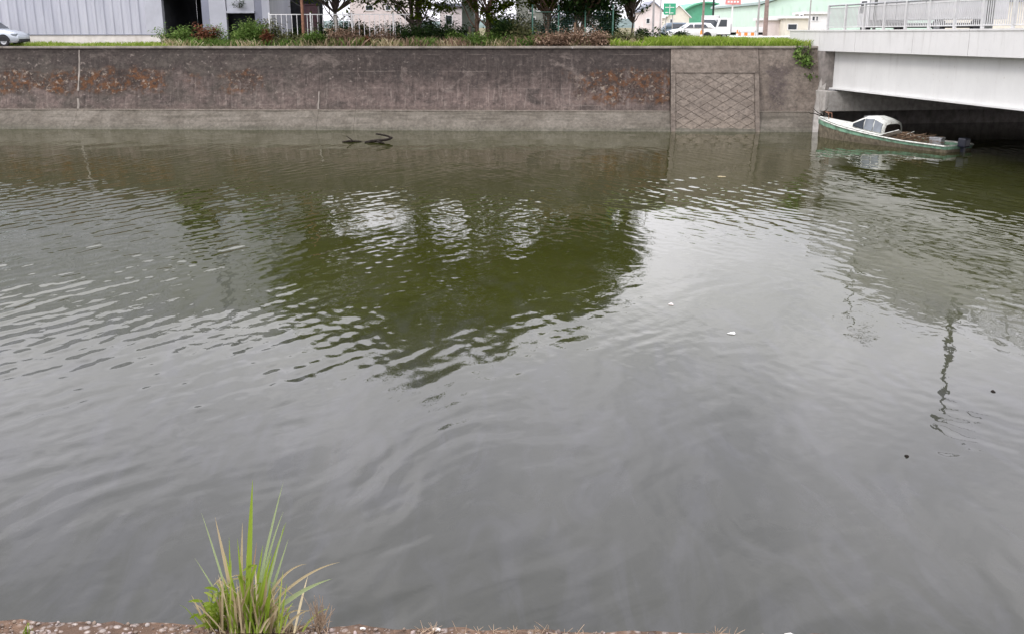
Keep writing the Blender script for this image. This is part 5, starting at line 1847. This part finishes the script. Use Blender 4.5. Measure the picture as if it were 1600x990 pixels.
# pebbles bedded in the ledge
rng = random.Random(41)
ico = bmesh.new(); bmesh.ops.create_icosphere(ico, subdivisions=1, radius=1.0)
iv_ = [v.co.copy() for v in ico.verts]; if_ = [[v.index for v in f.verts] for f in ico.faces]; ico.free()
m = MB()
for _ in range(5200):
    x = rng.uniform(-2.6, 2.6)
    dy = -abs(rng.gauss(0, 0.14))
    if dy < -0.5: continue
    r = rng.choice((0.002, 0.0025, 0.003, 0.004, 0.0065)) * rng.uniform(0.8, 1.2)
    ax = Vector((rng.uniform(-1, 1), rng.uniform(-1, 1), rng.uniform(-1, 1))).normalized()
    q = Matrix.Rotation(rng.uniform(0, 6), 3, ax)
    sc = (rng.uniform(0.8, 1.5), rng.uniform(0.7, 1.1), rng.uniform(0.5, 0.8))
    p = Vector((x, edge_y(x) + dy - 0.005, LZ + r * 0.25))
    vs = [p + q @ Vector((v.x * sc[0] * r, v.y * sc[1] * r, v.z * sc[2] * r)) for v in iv_]
    m.add(vs, if_, True)
tag(m.build('gravel', M['pebble'], fix=False), 'small pebbles bedded in the quay edge', kind='stuff')


# grass tuft on the near edge
def ribbon(m, pts, w, fold=0.25):
    """A long blade with a crease along the middle, tapering to its tip."""
    pts = [Vector(p) for p in pts]
    n = len(pts)
    vs = []
    for i, p in enumerate(pts):
        d = (pts[min(n - 1, i + 1)] - pts[max(0, i - 1)]).normalized()
        s = d.cross(Vector((0.15, 1, 0.1))).normalized()
        nn = s.cross(d).normalized()
        t = i / (n - 1)
        ww = w * (0.75 + 0.5 * t if t < 0.4 else 0.95 * (1 - ((t - 0.4) / 0.6) ** 1.6)) + 0.0003
        vs += [p - s * ww * 0.5, p + nn * ww * fold, p + s * ww * 0.5]
    fs = []
    for i in range(n - 1):
        a, b = i * 3, (i + 1) * 3
        fs += [(a, a + 1, b + 1, b), (a + 1, a + 2, b + 2, b + 1)]
    m.add(vs, fs, True)


def arc(base, tip, sag, n=12):
    base, tip = Vector(base), Vector(tip)
    out = []
    c = base.lerp(tip, 0.5) + Vector((0, 0, sag))
    for i in range(n + 1):
        t = i / n
        out.append(base * (1 - t) ** 2 + c * 2 * t * (1 - t) + tip * t ** 2)
    return out


TXY = at_z(392, 984, LZ)
TYB = edge_y(TXY.x) - 0.02
tuft = thing('grass_tuft', 'tall green and straw grass tuft growing on the quay edge', 'grass tuft', (TXY.x, TYB, LZ - 0.01))
def tp(px, py, dy=0.0):
    """A point of the tuft seen at a photo pixel, at the tuft's own distance."""
    v = at(px, py, TYB + dy)
    return (v.x - TXY.x, dy, v.z - (LZ - 0.01))
BL = [
    ((385, 970), (394, 748), 8.5, 'blade_green', 0.02, -0.02), ((392, 968), (442, 752), 4, 'blade_pale', 0.03, 0.04), ((396, 965), (442, 798), 3.4, 'blade_pale', 0.05, 0.02),
    ((400, 965), (446, 815), 5, 'blade_green', 0.02, 0.05), ((404, 960), (443, 818), 3.4, 'blade_pale', 0.0, -0.03), ((372, 968), (335, 806), 6.5, 'straw', 0.0, 0.0),
    ((368, 970), (314, 800), 3.5, 'blade_pale', 0.02, 0.05), ((374, 968), (378, 815), 5, 'straw', 0.0, -0.04), ((362, 972), (357, 838), 4, 'blade_green', 0.0, 0.03),
    ((410, 965), (518, 903), 7, 'blade_pale', 0.035, -0.02), ((412, 950), (530, 877), 4, 'straw', 0.05, 0.02), ((408, 945), (478, 880), 3.5, 'straw', 0.06, 0.0),
    ((384, 975), (370, 840), 5, 'blade_green', 0.0, -0.05), ((390, 972), (410, 850), 5.5, 'blade_green', 0.0, 0.06), ((395, 972), (424, 862), 5, 'blade_green', 0.01, -0.06),
    ((366, 975), (303, 870), 3, 'blade_pale', 0.02, 0.0), ((380, 974), (350, 862), 4.5, 'blade_green', 0.0, -0.02), ((326, 984), (298, 928), 4, 'straw', 0.01, 0.0),
    ((420, 985), (482, 955), 3, 'straw', 0.06, 0.02), ((425, 985), (460, 946), 3, 'straw', 0.05, -0.02), ((436, 984), (452, 960), 3, 'straw', 0.02, 0.0),
    ((365, 985), (362, 916), 8, 'straw', 0.0, -0.05), ((368, 986), (371, 920), 6, 'straw', 0.0, -0.06), ((398, 980), (415, 884), 5, 'blade_green', 0.0, -0.04),
    ((376, 980), (392, 880), 6, 'blade_green', 0.0, -0.05), ((383, 980), (400, 846), 5, 'weed_brown', 0.0, 0.03), ((388, 980), (384, 865), 4.5, 'straw', 0.0, 0.05),
    ((370, 980), (347, 900), 4, 'blade_green', 0.02, -0.03), ((402, 984), (432, 905), 5, 'blade_green', 0.02, 0.03), ((408, 984), (428, 926), 4, 'straw', 0.02, 0.05),
    ((405, 975), (450, 840), 4, 'blade_pale', 0.0, 0.03),
]
for (a, b, w, mt, sag, dy) in BL:
    m = MB()
    A, B = tp(a[0], a[1] + 6, dy * 0.3), tp(b[0], b[1], dy)
    ribbon(m, arc(A, B, sag), w * 0.0018)
    m.build('blade', M[mt], tuft, fix=False)
rng = random.Random(19)
for k in range(16):                                   # bent and broken blades
    bx_ = rng.gauss(388, 16)
    A = tp(bx_, 984, rng.uniform(-0.05, 0.04))
    kx, ky = bx_ + rng.gauss(0, 22), 984 - rng.uniform(45, 110)
    K = tp(kx, ky, rng.uniform(-0.05, 0.06))
    B = tp(kx + rng.choice((-1, 1)) * rng.uniform(14, 48), ky + rng.uniform(-4, 46), rng.uniform(-0.08, 0.06))
    m = MB()
    p1 = arc(A, K, 0.0, 6)
    p2 = arc(K, B, rng.uniform(0.0, 0.02), 6)
    ribbon(m, p1 + p2[1:], rng.uniform(0.004, 0.008))
    m.build('blade', M[rng.choice(('straw', 'straw', 'blade_pale', 'blade_green'))], tuft, fix=False)
rng = random.Random(12)
for mt, n in (('blade_green', 80), ('straw', 120)):
    m = MB()
    for _ in range(n):
        bx_ = rng.gauss(384, 24)
        A = tp(bx_, 988, rng.uniform(-0.08, 0.05))
        hgt = abs(rng.gauss(0, 1)) * 34 + 22
        B = tp(bx_ + rng.gauss((bx_ - 386) * 0.35, 17), 984 - hgt, rng.uniform(-0.10, 0.08))
        ribbon(m, arc(A, B, rng.uniform(0, 0.04), 6), rng.uniform(0.003, 0.008))
    tag(m.build('short_blades', M[mt], tuft, fix=False), kind='stuff')

# leafy weed low on the tuft's side
t = thing('leafy_weed', 'small leafy green weed at the foot of the tall tuft', 'weed', (at_z(345, 984, LZ).x, TYB, LZ - 0.01))
m = MB(); s_ = MB()
for k in range(9):
    bx_ = rng.uniform(-0.03, 0.04)
    top = Vector((bx_ + rng.uniform(-0.03, 0.03), rng.uniform(-0.03, 0.03), rng.uniform(0.05, 0.15)))
    s_.tube(wiggle(Vector((bx_, 0, 0)), top, 3, 0.008, rng), 0.002, 0.001, 4)
    for q in range(9):
        c = Vector((bx_, 0, 0)).lerp(top, 0.2 + 0.8 * q / 8)
        a = rng.uniform(0, 6.28)
        ribbon(m, arc(c, c + Vector((math.cos(a) * 0.035, math.sin(a) * 0.03, rng.uniform(0.0, 0.025))), 0.006, 5), 0.011)
m.build('leaves', M['blade_green'], t, fix=False); s_.build('stem', M['blade_green'], t)

def dry_tuft(label, px, py, n, h, seed, mat='twig', spread=18):
    rng = random.Random(seed)
    b = at_z(px, py, LZ)
    t = thing('dry_tuft', label, 'grass tuft', (b.x, min(b.y, edge_y(b.x) - 0.012), LZ - 0.006), group=None)
    m = MB()
    for _ in range(n):
        p0 = Vector((rng.gauss(0, 0.009), rng.gauss(0, 0.006), 0))
        p1 = Vector((rng.gauss(0, spread * 0.0011), rng.gauss(0, 0.015), h * rng.uniform(0.5, 1.1)))
        m.tube(arc(p0, p1, rng.uniform(-0.01, 0.012), 5), 0.0016, 0.0006, 4, cap=False)
    m.build('stalks', M[mat], t)

dry_tuft('dry pinkish brown grass tuft right beside the tall green one', 500, 984, 34, 0.095, 3)
dry_tuft('few thin dry stalks curling between the two tufts on the quay', 452, 986, 9, 0.07, 5, 'straw', 30)
dry_tuft('small yellowish sprig near the left corner of the quay', 42, 988, 7, 0.035, 7, 'blade_green', 10)
rng = random.Random(61)
m = MB()
for _ in range(150):                                  # dry moss and rootlets on the edge
    x = rng.uniform(-1.4, 1.0)
    if mnoise.noise((x * 3.0, 1.7, 0)) < -0.05:
        continue
    b = Vector((x, edge_y(x) - abs(rng.gauss(0, 0.03)) - 0.004, LZ))
    for k in range(rng.randint(2, 5)):
        e = b + Vector((rng.gauss(0, 0.018), rng.gauss(0, 0.012), rng.uniform(0.004, 0.022)))
        m.tube(arc(b, e, rng.uniform(-0.002, 0.006), 4), 0.0013, 0.0005, 3, cap=False)
tag(m.build('dry_moss', M['twig']), 'dry moss and rootlets along the quay edge', kind='stuff')
for (px, py, r, lb) in ((681, 983, 0.008, 'pale round pebble on the quay edge, right of the tufts'), (566, 981, 0.006, 'flat white stone lying on the quay edge beside the dry tuft'), (1232, 993, 0.011, 'broad pale stone on the quay edge, farthest right')):
    p = at_z(px, py, LZ)
    m = MB()
    rr = random.Random(px)
    m.add([(v.x * r * 1.5 * rr.uniform(0.85, 1.15), v.y * r * rr.uniform(0.85, 1.15), v.z * r * 0.7) for v in iv_], if_, True)
    o = m.build('stone', M['plinth']); o.location = (p.x, min(p.y, edge_y(p.x) - 0.01), LZ + r * 0.3)
    tag(o, lb, 'stone')
